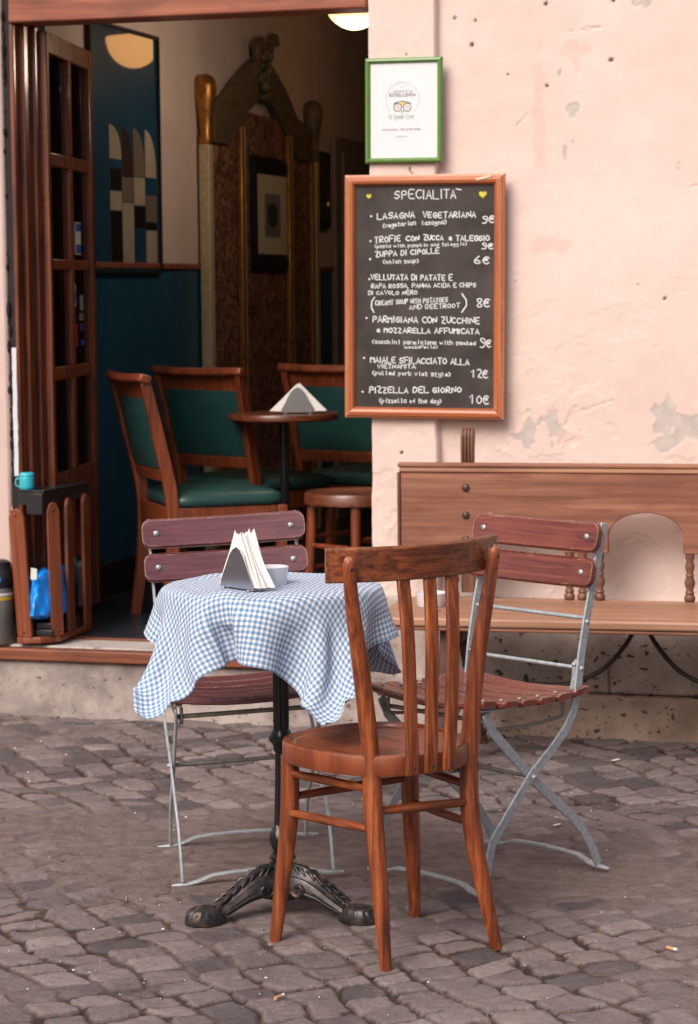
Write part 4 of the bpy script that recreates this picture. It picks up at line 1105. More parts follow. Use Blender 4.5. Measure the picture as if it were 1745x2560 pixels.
# ---------------------------------------------------------------- tablecloth: a square of cloth let fall over the table
def drape():
    n = 62
    U, V = np.meshgrid(np.linspace(-0.345, 0.36, n), np.linspace(-0.385, 0.35, n)); du_ = 0.705 / (n - 1); dv_ = 0.735 / (n - 1); d = du_
    base = yaw + rad(-147)                    # direction of the first corner
    a = base - rad(225)
    ca, sa = math.cos(a), math.sin(a)
    P = np.stack([U * ca - V * sa, U * sa + V * ca, np.full_like(U, TZ + 0.004)], -1)
    rng = np.random.RandomState(3); P[..., 2] += rng.rand(n, n) * 0.002
    R0 = 0.2505; zt = TZ + 0.0022
    def cw(x, y): return np.array([x * math.cos(yaw) - y * math.sin(yaw), x * math.sin(yaw) + y * math.cos(yaw)])
    # where the corners (and the cloth next to two of them) come to hang, seen from the table's middle
    pins = [((0, 0), (-.2834, -.2526, .51)), ((6, 0), (-.302, -.207, .562)), ((0, 8), (-.209, -.262, .541)), ((0, 61), (.1232, -.358, .5035)), ((0, 55), (.077, -.345, .536)), ((6, 61), (.153, -.335, .5555)),
            ((61, 61), (.293, .24, .5205)), ((61, 0), (-.24, .17, .53))]
    st = {p: P[p].copy() for p, _ in pins}
    Q = P.copy(); m = n // 2
    def solve(sa_, sb_, rest, k):
        A_ = P[sa_]; B_ = P[sb_]; D = B_ - A_; L = np.sqrt((D * D).sum(-1, keepdims=True)) + 1e-9
        C = D * ((L - rest) / L * 0.5 * k); P[sa_] += C; P[sb_] -= C
    sl = slice
    cons = []
    for step, rest, k in ((1, 1, 1.0), (2, 2, 1.0), (5, 5, 0.36)):
        for off in range(2 * step):
            i0 = [i for i in range(n - step) if (i // step) % 2 == (off // step) and i % step == off % step]
            if not i0: continue
            ia = np.array(i0); ib = ia + step
            cons.append(((ia[:, None], np.arange(n)[None]), (ib[:, None], np.arange(n)[None]), rest * dv_, k))
            cons.append(((np.arange(n)[:, None], ia[None]), (np.arange(n)[:, None], ib[None]), rest * du_, k))
    for par in (0, 1):
        ia = np.arange(par, n - 1, 2); j = np.arange(n - 1)
        cons.append(((ia[:, None], j[None]), ((ia + 1)[:, None], (j + 1)[None]), math.hypot(du_, dv_), 0.35))
        cons.append(((ia[:, None], (j + 1)[None]), ((ia + 1)[:, None], j[None]), d * 2 ** .5, 0.35))
    steps = 300
    fixed = np.hypot(P[..., 0], P[..., 1]) < 0.19; PF = P[fixed].copy()
    for it in range(steps):
        vel = (P - Q) * 0.965; Q = P.copy(); P += vel; P[..., 2] -= 9.8 * (1 / 60.) ** 2 * 0.55
        for k in range(7):
            for c in cons: solve(*c)
            r = np.hypot(P[..., 0], P[..., 1])
            # board with a rounded edge
            e = np.clip((r - (R0 - 0.008)) / 0.008, 0, 1)
            top = zt - 0.006 * e ** 2
            inside = (r < R0) & (P[..., 2] > zt - 0.03)
            P[..., 2] = np.where(inside, np.maximum(P[..., 2], top), P[..., 2])
            side_ = (r < R0) & (P[..., 2] <= zt - 0.03)
            f = np.where(side_ & (P[..., 2] > zt - 0.30), 1 + (np.maximum(R0 - r, 0) / np.maximum(r, 1e-6)) * (np.where(P[..., 2] > zt - .06, 1.0, 0.0)), 1.0)
            P[..., 0] *= f; P[..., 1] *= f
            if it > 0: P[fixed] = PF
            # a pleat in the front edge: two threads drawn together, the cloth between them folding inwards
            kk = min(1.0, it / 90.0); rw = np.arange(11); fade = np.clip(1 - rw / 11, 0, 1) ** 0.5
            pa, pb = P[rw, 22], P[rw, 29]; dv = pb - pa; ln = np.sqrt((dv * dv).sum(-1)) + 1e-9
            cc = dv * (np.maximum(ln - (7 * d * (1 - kk * fade) + 0.010 * kk * fade), 0) / ln * 0.25)[:, None]
            P[rw, 22] += cc; P[rw, 29] -= cc
            mp = P[rw, 25]; P[rw, 25, :2] -= mp[:, :2] / np.hypot(mp[:, 0], mp[:, 1])[:, None] * (0.004 * kk * fade * (it < 200))[:, None]
            w = min(1.0, it / 110.0); w = w * w * (3 - 2 * w)
            for p, (x, y, z) in pins:
                t = np.array([*cw(x, y), z]); P[p] += (st[p] * (1 - w) + t * w - P[p]) * (1.0 if p in ((0, 0), (0, n - 1), (n - 1, n - 1)) else 0.3)
        on = (np.hypot(P[..., 0], P[..., 1]) < R0 - 0.01) & (P[..., 2] < zt + 0.002)
        Q[on] = P[on] - (P[on] - Q[on]) * 0.25
    return P, U, V


P, U, V = drape()
n = P.shape[0]
me = bpy.data.meshes.new('tablecloth')
vs = [(float(p[0]), float(p[1]), float(p[2])) for p in P.reshape(-1, 3)]
fs = [(r * n + c, r * n + c + 1, (r + 1) * n + c + 1, (r + 1) * n + c) for r in range(n - 1) for c in range(n - 1)]
me.from_pydata(vs, [], fs)
uvl = me.uv_layers.new(name='UVMap'); uu = U.reshape(-1) + 1.0; vv = V.reshape(-1) + 1.0
for l in me.loops: uvl.data[l.index].uv = (float(uu[l.vertex_index]), float(vv[l.vertex_index]))
cl = bpy.data.objects.new('tablecloth', me); COL.objects.link(cl); me.materials.append(M['gingham'])
me.polygons.foreach_set('use_smooth', [True] * len(me.polygons))
cl.location = (TB[0], TB[1], 0)
s_ = cl.modifiers.new('subdivision', 'SUBSURF'); s_.levels = 2; s_.render_levels = 2; s_.boundary_smooth = 'PRESERVE_CORNERS'
s_ = cl.modifiers.new('thickness', 'SOLIDIFY'); s_.thickness = 0.0009; s_.offset = 0
tag(cl, 'blue and white gingham tablecloth hanging over the round table', 'tablecloth')
CT = TZ + 0.0034


# ---------------------------------------------------------------- napkin holder, napkins, bowls
def holder(name, label, loc, rz):
    t = thing(name, label, 'napkin holder', loc, rz)
    def plate(y, lean):
        pts = []; w, h = 0.061, 0.098
        for u, v in ((-w, 0.008), (-w * .93, 0.022), (-w * .62, 0.056), (-w * .42, 0.079), (-w * .22, 0.092), (0, h), (w * .22, 0.092), (w * .42, 0.079), (w * .62, 0.056), (w * .93, 0.022), (w, 0.008)): pts.append((u, v))
        return MB().prism(pts, y - .0006, y + .0006, lambda u, v, d: (u, d + lean * v, v)).build('side_plate', 'steel', t, bevel=0.0004)
    plate(-0.0175, 0.0); plate(0.0175, 0.0)
    MB().box(-0.060, 0.060, -0.0168, 0.0168, 0.0065, 0.0078).build('base_plate', 'steel', t)
    for x in (-0.045, 0.045):
        MB().tube([(x, -0.024, 0.0032), (x, 0.024, 0.0032)], 0.0032, 8).build('foot', 'steel', t, smooth=50)
    return t


def napkin_stack(name, label, loc, rz, nn, seed, wdt=0.078, hgt=0.128, spread=1.0):
    """stack of folded paper triangles with their corners standing up"""
    rng = random.Random(seed); q = MB()
    for i in range(nn):
        y = -0.0125 + 0.025 * i / (nn - 1)
        w = wdt + rng.uniform(-.004, .006); h = hgt + rng.uniform(-.006, .003); ox = rng.uniform(-.004, .004) + spread * (i / nn) * 0.012
        ax = ox + rng.uniform(-.012, .008) * spread
        if i in (1, 2): h += 0.004; ax -= 0.012 * spread
        if i > nn - 4: h += 0.014 * spread; ax += 0.016 * spread; w += .004
        z0 = 0.0085
        g = []
        for a in range(7):
            row = []
            for b in range(7):
                v = a / 6; u = (b / 6 * 2 - 1) * (1 - v)
                yy = y * (1 - 0.15 * v) + 0.004 * math.sin(u * 3 + i) * (1 - v) + rng.uniform(-.0004, .0004) + 0.006 * max(abs(u) - .6, 0) * (4 if y > 0.008 else 0)
                row.append(Vector((ox + u * w + (ax - ox) * v, yy, z0 + v * (h - z0) + 0.003 * abs(u) * (1 - v))))
            g.append(row)
        th = Vector((0, .0005, 0))
        q.loft([r + [p + th for p in reversed(r)] for r in g])
    o = q.build(name, 'napkin', None, smooth=40); o.location = loc; o.rotation_euler = (0, 0, rz)
    return tag(o, label, 'napkins')


hz = math.atan2(-0.564, 0.827)
holder('napkin_holder', 'triangular stainless steel napkin holder standing on the gingham tablecloth', (0.376, -2.446, CT), hz)
napkin_stack('napkin_stack', 'white paper napkins standing in the steel holder on the gingham tablecloth', (0.376, -2.446, CT), hz, 26, 4, 0.065, 0.128, 0.75)


def bowl(name, label, loc, r, h):
    o = MB().lathe([(r * .55, 0), (r * .86, 0.0), (r * .90, 0.003), (r * .985, h - .003), (r, h - 0.0008), (r * .985, h), (r * .95, h - .001), (r * .90, h * .5), (r * .85, 0.006), (r * .6, 0.0045), (r * .02, 0.0045)], n=48, cap=False)
    o.lathe([(r * .55, 0.0005), (r * .01, 0.0005)], n=48, cap=False)
    o = o.build(name, 'porcelain', None, smooth=40); o.location = loc
    return tag(o, label, 'bowl')


bowl('ashtray_bowl', 'white porcelain bowl on the gingham tablecloth behind the napkin holder', (0.408, -2.335, CT), 0.0375, 0.042)

# ---------------------------------------------------------------- bench
ba = rad(4.0)
BZ = 0.455
bn = thing('wooden_bench', 'long wooden bench with an arched back and iron brace along the pink wall', 'bench', (0.155, -0.215, 0), ba)
L_ = 1.95
MB().box(0.0, L_, -0.475, 0.0, BZ - 0.028, BZ).build('seat', 'bench_seat', bn, bevel=0.008, seg=3)
MB().box(0.006, L_ - .006, -0.468, -0.01, BZ - 0.040, BZ - 0.0285).build('seat_moulding', 'bench', bn, bevel=0.004)
# back panel with arched openings, cut in the outline of its lower edge
zt, zb = 0.862, 0.602
out = [(0, zt), (0, 0.612)]
piers = [(0.0, 0.28), (0.505, 0.645), (0.872, 1.012), (1.235, 1.375), (1.60, 1.95)]
for (a, b), (c, d) in zip(piers[:-1], piers[1:]):
    out += [(a if a else 0.002, zb), (b, zb)] if a else [(b, zb)]
    mid, hw_ = (b + c) / 2, (c - b) / 2
    out += [(b, 0.655)] + [(mid - hw_ * math.cos(t), 0.655 + (0.050 if b < 0.4 else 0.072) * math.sin(t)) for t in [rad(k * 12) for k in range(1, 15)]] + [(c, 0.655)]
out += [(piers[-1][0], zb), (L_, zb), (L_, zt)]
MB().prism(out, -0.030, -0.006, lambda u, v, d: (u, d, v)).build('back_panel', 'bench', bn, bevel=0.003)
MB().box(-0.008, L_ + .008, -0.040, 0.0, zt + 0.0005, zt + 0.014).build('back_cap', 'bench', bn, bevel=0.004)
MB().box(-0.003, L_ + .003, -0.036, -0.003, zt - 0.014, zt).build('back_cap_moulding', 'bench_seat', bn, bevel=0.003)
MB().box(-0.010, -0.0005, -0.036, -0.002, 0.604, zt - 0.015).build('back_end', 'bench_turned', bn, bevel=0.003)


def spindle(x):
    h = zb - BZ
    p = [(0.011, 0), (0.0165, .004), (0.0175, .014), (0.012, .022), (0.0145, .028), (0.010, .036), (0.0155, .052), (0.0165, .062), (0.011, .076), (0.0135, .081), (0.010, .088), (0.0145, .104), (0.0135, .114), (0.010, .124), (0.0135, .132), (0.0135, h)]
    MB().lathe([(r, BZ + z) for r, z in p], (x, -0.018, 0), 18).build('spindle', 'bench_turned', bn, smooth=50)


for x in (0.165, 0.245, 0.525, 0.565, 0.618, 0.892, 0.985, 1.26, 1.35, 1.62, 1.72): spindle(x)
# carved back post with scroll top
pts = [(0.0, 0.47), (0.0, 0.86), (-0.004, 0.90), (0.006, 0.94), (0.012, 0.962), (0.004, 0.976), (-0.016, 0.978), (-0.028, 0.965), (-0.026, 0.93), (-0.022, 0.88), (-0.022, 0.47)]
for px in (0.205, 1.60):
    q = MB()
    q.prism(pts, px - 0.0205, px + 0.0205, lambda u, v, d: (d, u + 0.026, v))
    for k in range(4):
        x = px - 0.0155 + k * 0.0103
        q.tube([(x, -0.0005, 0.872), (x, -0.0025, 0.92), (x, -0.0035, 0.955), (x, 0.006, 0.977), (x, 0.022, 0.9795)], 0.0049, 8)
    po = q.build('back_post', 'bench_turned', bn, bevel=0.003)
    q = MB()
    for z in (0.800, 0.715, 0.638): q.ball((px, -0.031, z), 0.0125, 14, 7, (1, .62, 1))
    q.build('bolt', 'rivet_dark', po, smooth=60)
# trestle legs: two splayed boards and a foot block on each side
for px, s in ((0.215, 1), (1.62, -1)):
    q = MB()
    q.bar([(px, -0.40, BZ - .041), (px - .012 * s, -0.435, 0.20), (px + .0 * s, -0.455, 0.05)], [0.05, 0.044, 0.055], 0.032, (1, 0, 0))
    lg = q.build('leg', 'bench_dark', bn, bevel=0.004)
    MB().bar([(px + .02 * s, -0.10, BZ - .041), (px + .02 * s, -0.05, 0.20), (px + .03 * s, -0.035, 0.0)], [0.045, 0.040, 0.05], 0.032, (1, 0, 0)).build('leg', 'bench_dark', bn, bevel=0.004)
    MB().box(px - .03, px + .04, -0.40, -0.06, BZ - 0.085, BZ - 0.041).build('cross_rail', 'bench_dark', bn, bevel=0.004)
    MB().bar([(px + .035 * s, -0.36, BZ - .085), (px + .05 * s, -0.33, 0.25), (px + .06 * s, -0.25, 0.06)], [0.030, 0.028, 0.030], 0.024, (1, 0, 0)).build('leg', 'bench_dark', bn, bevel=0.004)
    q = MB().box(px - .032, px + .030, -0.50, -0.395, 0.002, 0.052)
    for k in range(4): q.tube([(px - .023 + k * .0155, -0.503, 0.006), (px - .023 + k * .0155, -0.503, 0.05)], 0.006, 8)
    q.build('foot_block', 'bench_turned', bn, bevel=0.005)
    MB().box(px + .06 * s - .02, px + .06 * s + .02, -0.32, -0.20, 0.052, 0.185).build('stretcher_block', 'bench_turned', bn, bevel=0.005)
mid = 0.765
q = MB()
for s in (-1, 1):
    q.tube(spline([(mid + s * 0.012, -0.245, BZ - .041), (mid + s * .045, -0.245, 0.355), (mid + s * .105, -0.245, 0.285), (mid + s * .175, -0.245, 0.245), (mid + s * .24, -0.245, 0.228), (mid + s * .34, -0.245, 0.228), (mid + s * .42, -0.245, 0.226), (mid + s * .52, -0.245, 0.19)], 6), 0.0072, 9)
q.build('iron_brace', 'iron_brace', bn, smooth=60)
for s in (-1, 1):
    MB().ball((mid + s * 0.345, -0.245, 0.230), 0.030, 16, 9, (.30, 1, 1)).build('brace_disc', 'iron_brace', bn, smooth=60)
    sp = [(mid + s * (0.475 - 0.0), -0.30 + (0.038 - .002 * j) * math.cos(rad(90 + 30 * j)) * 0.2, 0.115 + (0.038 - .002 * j) * math.sin(rad(90 + 30 * j))) for j in range(13)]
    sp = [(mid + s * (0.475) - (0.034 - .0016 * j) * math.cos(rad(120 - 28 * j)), -0.30, 0.105 + (0.034 - .0016 * j) * math.sin(rad(120 - 28 * j))) for j in range(14)]
    MB().tube(sp, 0.006, 8).build('iron_scroll', 'iron_brace', bn, smooth=60)
q = MB()
for x, y in ((0.155, -0.16), (0.185, -0.24), (0.17, -0.33)): q.ball((x, y, BZ), 0.010, 10, 5, (1, 1, .15))
q.build('peg', 'bench_dark', bn, smooth=60)
bowl('ashtray_bowl', 'white porcelain bowl standing on the left end of the wooden bench', (0.298, -0.430, BZ + 0.0005), 0.047, 0.042)

# ---------------------------------------------------------------- slatted bin in the doorway and what is in it
pb = thing('slatted_bin', 'red brown wooden bin of pointed upright pickets standing in the doorway', 'bin', (-1.140, 0.10, 0.2425), 0, ry=rad(-2.0))
base = [(-0.080, -0.176), (0.003, -0.176), (0.056, -0.125), (0.056, 0.16), (0.02, 0.195), (-0.015, 0.17), (-0.036, -0.105), (-0.080, -0.125)]
MB().prism(base, 0.0, 0.022, lambda u, v, d: (u, v, d)).build('base_board', 'picket', pb, bevel=0.003)


def picket(x, y, nx, ny, w, h):
    tx, ty = -ny, nx
    o = [(-w / 2, 0.023), (w / 2, 0.023), (w / 2, h - .028), (w * .30, h - .006), (w * .12, h), (-w * .12, h), (-w * .30, h - .006), (-w / 2, h - .028)]
    fl_ = 0.030
    p = MB().prism(o, -.006, .006, lambda u, v, d: (x + tx * u + nx * (d + fl_ * v), y + ty * u + ny * (d + fl_ * v), v)).build('picket', 'picket', pb, bevel=0.0015)
    q = MB()
    for v in (0.040, h - .022): q.ball((x + nx * (.0065 + fl_ * v), y + ny * (.0065 + fl_ * v), v), 0.0045, 8, 5)
    q.build('screw', 'screw', p, smooth=60)


for a in ((-0.050, -0.168, -.25, -.97, 0.060, 0.455), (0.047, -0.128, .78, -.63, 0.044, 0.470), (0.050, -0.015, 1, 0, 0.052, 0.475), (0.051, 0.130, 1, 0, 0.054, 0.478), (0.02, 0.186, .3, .95, 0.046, 0.475), (-0.073, -0.140, -.97, -.24, 0.030, 0.465)): picket(*a)


def sack(name, mat, label, c, rx, ry, z0, z1, seed, rz=0):
    rings = []; n = 40; m = 18
    for i in range(m + 1):
        t = i / m; z = z0 + (z1 - z0) * t
        prof_ = min(1, (t / 0.14) ** 0.5 if t < 0.14 else 1) * (1 - 0.18 * t) * (1 if t < 0.93 else 1 - (t - .93) * 5)
        ring = []
        for k in range(n):
            th = 2 * math.pi * k / n
            w = 1 + 0.07 * math.sin(3 * th + seed + 2 * t) + 0.045 * math.sin(7 * th + seed * 2 - 5 * t) + 0.025 * math.sin(13 * th + 9 * t + seed)
            ring.append(Vector((c[0] + rx * prof_ * w * math.cos(th), c[1] + ry * prof_ * w * math.sin(th), z + 0.008 * math.sin(4 * th + seed) * t)))
        rings.append(ring)
    o = MB().loft(rings).build(name, mat, None, smooth=50); o.rotation_euler = (0, 0, rz)
    return tag(o, label, 'bag')


sack('plastic_bag', 'bag_blue', 'bright blue plastic bag stuffed into the picket bin', (-1.140, 0.040, 0), 0.044, 0.150, 0.312, 0.480, 1.0, 0)
sack('plastic_bag', 'black_plastic', 'crumpled black plastic bag at the far end of the picket bin', (-1.122, 0.228, 0), 0.038, 0.035, 0.31, 0.500, 2.4)
q = MB().box(-1.168, -1.098, -0.055, 0.245, 0.2655, 0.288).box(-1.164, -1.102, -0.05, 0.24, 0.2883, 0.311)
o = q.build('crate', 'black_plastic', None, bevel=0.004); tag(o, 'low black plastic crate at the bottom of the picket bin', 'crate')
o = MB().prism([(-.016, 0), (.012, 0), (.016, .045), (-.010, .05)], 0, .001, lambda u, v, d: (-1.142 + u * .8, -0.100 + d - v * .1, .462 + v * .8)).build('receipt', 'scrap', None); tag(o, 'small white slip of paper sticking up beside the blue bag', 'paper slip')
# black tray across the pickets, mug on it
ty = thing('plastic_tray', 'black plastic planter tray lying across the top of the pickets', 'tray', (-1.152, 0.12, 0.7065), rad(-3))
q = MB().prism([(-.048, 0), (.048, 0), (.044, .045), (-.044, .045)], -0.185, 0.18, lambda u, v, d: (u, d, v)).box(-.050, .050, -.188, .183, 0.0455, 0.050)
q.build('tray_body', 'black_plastic', ty, bevel=0.0015)
MB().box(-0.012, 0.046, -0.198, -0.1885, -0.030, 0.040).build('tray_clip', 'black_plastic', ty, bevel=0.002)
mg = thing('enamel_mug', 'turquoise lidded mug standing on the corner of the black tray', 'mug', (-1.186, -0.040, 0.7568), rad(200))
MB().lathe([(0.002, 0), (0.021, 0), (0.024, .003), (0.025, .010), (0.025, .040), (0.0245, .0425), (0.0235, .044), (0.002, .044)], n=28).build('cup', 'cyan', mg, smooth=40)
MB().lathe([(0.002, .0445), (0.0245, .0445), (0.0252, .047), (0.024, .053), (0.019, .057), (0.002, .058)], n=28).build('lid', 'cyan', mg, smooth=40)
MB().tube(spline([(0.024, 0, .036), (0.034, 0, .036), (0.038, 0, .026), (0.035, 0, .014), (0.0245, 0, .009)], 4), 0.003, 8).build('handle', 'cyan', mg, smooth=60)
# grey cylinder at the very edge
gc = thing('metal_canister', 'grey metal canister with a yellow band standing at the left end of the step', 'canister', (-1.302, -0.035, 0.2345))
MB().lathe([(0.002, 0), (0.050, 0), (0.052, .004), (0.052, .175), (0.048, .19), (0.002, .19)], n=32).build('body', 'gray_can', gc, smooth=40)
MB().lathe([(0.0525, .150), (0.0530, .150), (0.0530, .163), (0.0525, .163)], n=32).build('band', 'yellow', gc, smooth=40)
MB().lathe([(0.0525, .166), (0.0530, .166), (0.0530, .174), (0.0525, .174)], n=32).build('label', 'white', gc, smooth=40)
MB().lathe([(0.002, .1905), (0.049, .1905), (0.052, .20), (0.052, .245), (0.042, .258), (0.042, .275), (0.030, .283), (0.002, .284)], n=32).build('cap', 'black_plastic', gc, smooth=40)
MB().lathe([(0.0, 0), (0.014, 0), (0.014, .001), (0.0, .001)], n=20).build('badge', 'sticker_blue', gc)
bpy.data.objects['badge'].location = (0.020, -0.0505, 0.222); bpy.data.objects['badge'].rotation_euler = (rad(90), 0, rad(22))

# ---------------------------------------------------------------- inside the cafe
FZ = 0.2405
ic = thing('upholstered_chair', 'cherry wood chair with green leather seat seen from behind, nearest the open door', 'chair', (-0.88, 0.60, FZ), 0, 'green upholstered chairs inside the cafe')
for s in (-1, 1):
    MB().bar(spline([(s * .205, -0.235, 0.0), (s * .203, -0.205, 0.22), (s * .203, -0.20, 0.44), (s * .212, -0.245, 0.66), (s * .222, -0.295, 0.865)], 5), [0.026] * 21, [0.036 + .008 * math.sin(math.pi * i / 20) for i in range(21)], (1, 0, 0)).build('rear_leg', 'inner_chair', ic, bevel=0.003)
    MB().bar([(s * .200, 0.195, 0.0), (s * .203, 0.198, 0.42)], [0.026, 0.036], [0.026, 0.036], (1, 0, 0)).build('front_leg', 'inner_chair', ic, bevel=0.003)
    MB().box(s * .204 - .011, s * .204 + .011, -0.180, 0.179, 0.352, 0.420).build('seat_rail', 'inner_chair', ic, bevel=0.002)
MB().box(-.188, .188, 0.187, 0.209, 0.352, 0.420).build('seat_rail', 'inner_chair', ic, bevel=0.002)
MB().box(-.188, .188, -0.215, -0.193, 0.352, 0.420).build('seat_rail', 'inner_chair', ic, bevel=0.002)
rings = []
for s, z in ((.96, .421), (1.0, .428), (1.01, .440), (1.0, .452), (.96, .462), (.88, .470), (.7, .478), (.4, .482), (.02, .483)):
    rings.append([Vector((math.copysign(abs(math.cos(t)) ** .25, math.cos(t)) * .222 * s, math.copysign(abs(math.sin(t)) ** .25, math.sin(t)) * .205 * s + .008, z)) for t in [2 * math.pi * k / 48 for k in range(48)]])
MB().loft(rings).build('seat_cushion', 'leather', ic, smooth=50)
MB().bar([(-.195, -.216, .535), (-.07, -.226, .535), (.07, -.226, .535), (.195, -.216, .535)], 0.022, 0.042, (0, 1, .25)).build('lower_rail', 'inner_chair', ic, bevel=0.002)
tr_ = [(-.246, -.296, .872), (-.21, -.302, .872), (-.08, -.315, .868), (.08, -.315, .868), (.21, -.302, .872), (.246, -.296, .872)]
MB().bar(tr_, 0.046, 0.030, (0, -1, .35)).build('top_rail', 'inner_chair', ic, bevel=0.008, seg=3)
MB().bar([(-.208, -.276, .828), (-.07, -.288, .828), (.07, -.288, .828), (.208, -.276, .828)], 0.024, 0.052, (0, 1, .25)).build('upper_rail', 'inner_chair', ic, bevel=0.002)
rings = []
for d, e in ((-.016, .0), (-.020, .008), (-.006, .0), (.006, .0), (.020, .008), (.014, .03)):
    pass
pad = MB()
for sgn in (-1, 1):
    g = []
    for a in range(9):
        v = a / 8; row = []
        for b in range(9):
            u = b / 8 * 2 - 1
            x = u * (.192 + .013 * v); z = .558 + v * .245; yb_ = -.225 - (z - .535) * .21 - .010 * (1 - u * u)
            dome = .008 * (1 - u ** 4) * (1 - (2 * v - 1) ** 4) + .004
            row.append(Vector((x, yb_ + sgn * dome, z)))
        g.append(row)
    pad.loft(g, False, False)
pad.build('back_cushion', 'leather', ic, smooth=60)
ic.rotation_euler[2] = math.atan2(-0.813, 0.576)
# local y (facing) = (0.813, 0.576)
# rear legs midpoint target: (-0.972, 0.525)
ic.location = (-0.972 + 0.235 * 0.813, 0.525 + 0.235 * 0.576, FZ)
dup(ic, (-0.820, 1.30, FZ), rad(-28), 'cherry wood chair with green leather back, between the first chair and the small round table')
dup(ic, (-0.44, 1.62, FZ), rad(-14), 'cherry wood chair with green leather back, half hidden behind the small round table')

it = thing('round_table', 'small round brown table on a black pedestal inside the cafe', 'table', (-0.608, 0.985, FZ))
TT = 0.722
MB().lathe([(.002, TT - .026), (.196, TT - .026), (.203, TT - .020), (.204, TT - .006), (.200, TT), (.002, TT)], n=48).build('tabletop', 'inner_table', it, smooth=40)
n = 32; rings = []
for r, z in ((0.0175, .36), (0.0175, TT - .04), (0.023, TT - .034)):
    rings.append([Vector(((r - .002 * (k % 4 < 2)) * math.cos(2 * math.pi * k / n), (r - .002 * (k % 4 < 2)) * math.sin(2 * math.pi * k / n), z)) for k in range(n)])
MB().loft(rings).build('column', 'iron_clean', it)
MB().lathe([(.022, TT - .034), (.055, TT - .0325), (.055, TT - .0265)], n=24).build('mounting_plate', 'iron_clean', it)
MB().lathe([(.014, .30), (.022, .315), (.028, .325), (.028, .340), (.020, .352), (.018, .362)], n=24).build('ring_moulding', 'iron_clean', it, smooth=40)
MB().lathe([(.19, 0), (.195, .008), (.18, .02), (.06, .05), (.03, .08), (.02, .2), (.015, .30)], n=32).build('pedestal_base', 'iron_clean', it, smooth=40)
holder('napkin_holder', 'triangular metal napkin holder on the small round table inside the cafe', (-0.532, 0.915, FZ + TT + .0003), rad(14))
napkin_stack('napkin_stack', 'white paper napkins folded in the holder on the small round table inside the cafe', (-0.532, 0.915, FZ + TT + .0003), rad(14), 9, 9, 0.098, 0.108, 0.15)

st = thing('wooden_stool', 'round seated brown wooden stool just inside the doorway', 'stool', (-0.262, 0.72, FZ), rad(-29))
rings = []
for s, z in ((.94, .415), (1.0, .42), (1.0, .452), (.97, .460), (.90, .458), (.85, .452), (.3, .446), (.02, .446)):
    rings.append([Vector((.182 * s * math.cos(2 * math.pi * k / 40), .182 * s * math.sin(2 * math.pi * k / 40), z)) for k in range(40)])
MB().loft(rings).build('seat', 'inner_table', st, smooth=40)
for k in range(4):
    a = rad(45 + 90 * k); c, s = math.cos(a), math.sin(a)
    MB().tube([(.178 * c, .178 * s, 0), (.165 * c, .165 * s, .2), (.152 * c, .152 * s, .418)], [.012, .0185, .019], 12).build('leg', 'inner_chair', st, smooth=50)
for k in range(4):
    a, b = rad(45 + 90 * k), rad(135 + 90 * k)
    for z in ((.30, .19) if k % 2 else (.27, .16)):
        MB().tube([(.161 * math.cos(a), .161 * math.sin(a), z), (.161 * math.cos(b), .161 * math.sin(b), z)], .0095, 8).build('rung', 'inner_chair', st, smooth=50)

# blue abstract picture on the side wall
pc = thing('abstract_picture', 'tall glossy blue abstract picture with rows of cream and black blocks on the side wall', 'picture', (LX + 0.001, 1.418, 1.954), rad(90))
pc.scale = (1.033, 1, 1.033)
# local x runs back into the room, local -y faces the room
PW, PH = 0.690, 0.895
MB().box(-PW / 2, PW / 2, -0.010, -0.001, -PH / 2, PH / 2).build('picture_panel', 'art_blue', pc)
q = MB().box(-PW / 2 - .012, -PW / 2 - .0005, -.022, 0, -PH / 2 - .012, PH / 2 + .012).box(PW / 2 + .0005, PW / 2 + .012, -.022, 0, -PH / 2 - .012, PH / 2 + .012).box(-PW / 2, PW / 2, -.022, 0, PH / 2 + .0005, PH / 2 + .012).box(-PW / 2, PW / 2, -.022, 0, -PH / 2 - .012, -PH / 2 - .0005)
q.build('frame', 'black_frame', pc)
cols = {0: [(.0, .20, 'art_black'), (.20, .275, 'art_cream'), (.275, .36, 'art_black'), (.36, .39, 'art_blue'), (.39, .52, 'arch_cream')],
        1: [(.0, .235, 'art_cream'), (.235, .33, 'art_taupe'), (.33, .52, 'arch_brown')],
        2: [(.0, .14, 'art_blue'), (.14, .225, 'art_black'), (.225, .335, 'art_cream'), (.335, .52, 'arch_taupe')],
        3: [(.0, .135, 'art_cream'), (.135, .165, 'art_black'), (.165, .27, 'art_taupe'), (.27, .335, 'art_blue'), (.335, .52, 'arch_cream')]}
for ci, blocks in cols.items():
    x0 = -0.165 + ci * 0.124; x1 = x0 + 0.116
    for z0, z1, m in blocks:
        if m == 'art_blue': continue
        zz0 = -PH / 2 + .025 + z0; zz1 = -PH / 2 + .025 + z1 - .004
        if m.startswith('arch'):
            pts = [(x0, zz0), (x1, zz0)] + [(x0 + (x1 - x0) * math.cos(t), zz0 + .03 + (zz1 - zz0 - .03) * math.sin(t)) for t in [rad(9 * k) for k in range(11)]]
            MB().prism(pts, -.0112, -.0101, lambda u, v, d: (u, d, v)).build('painted_arch', m.replace('arch', 'art'), pc)
        else:
            MB().box(x0, x1, -.0112, -.0101, zz0, zz1).build('painted_block', m, pc)

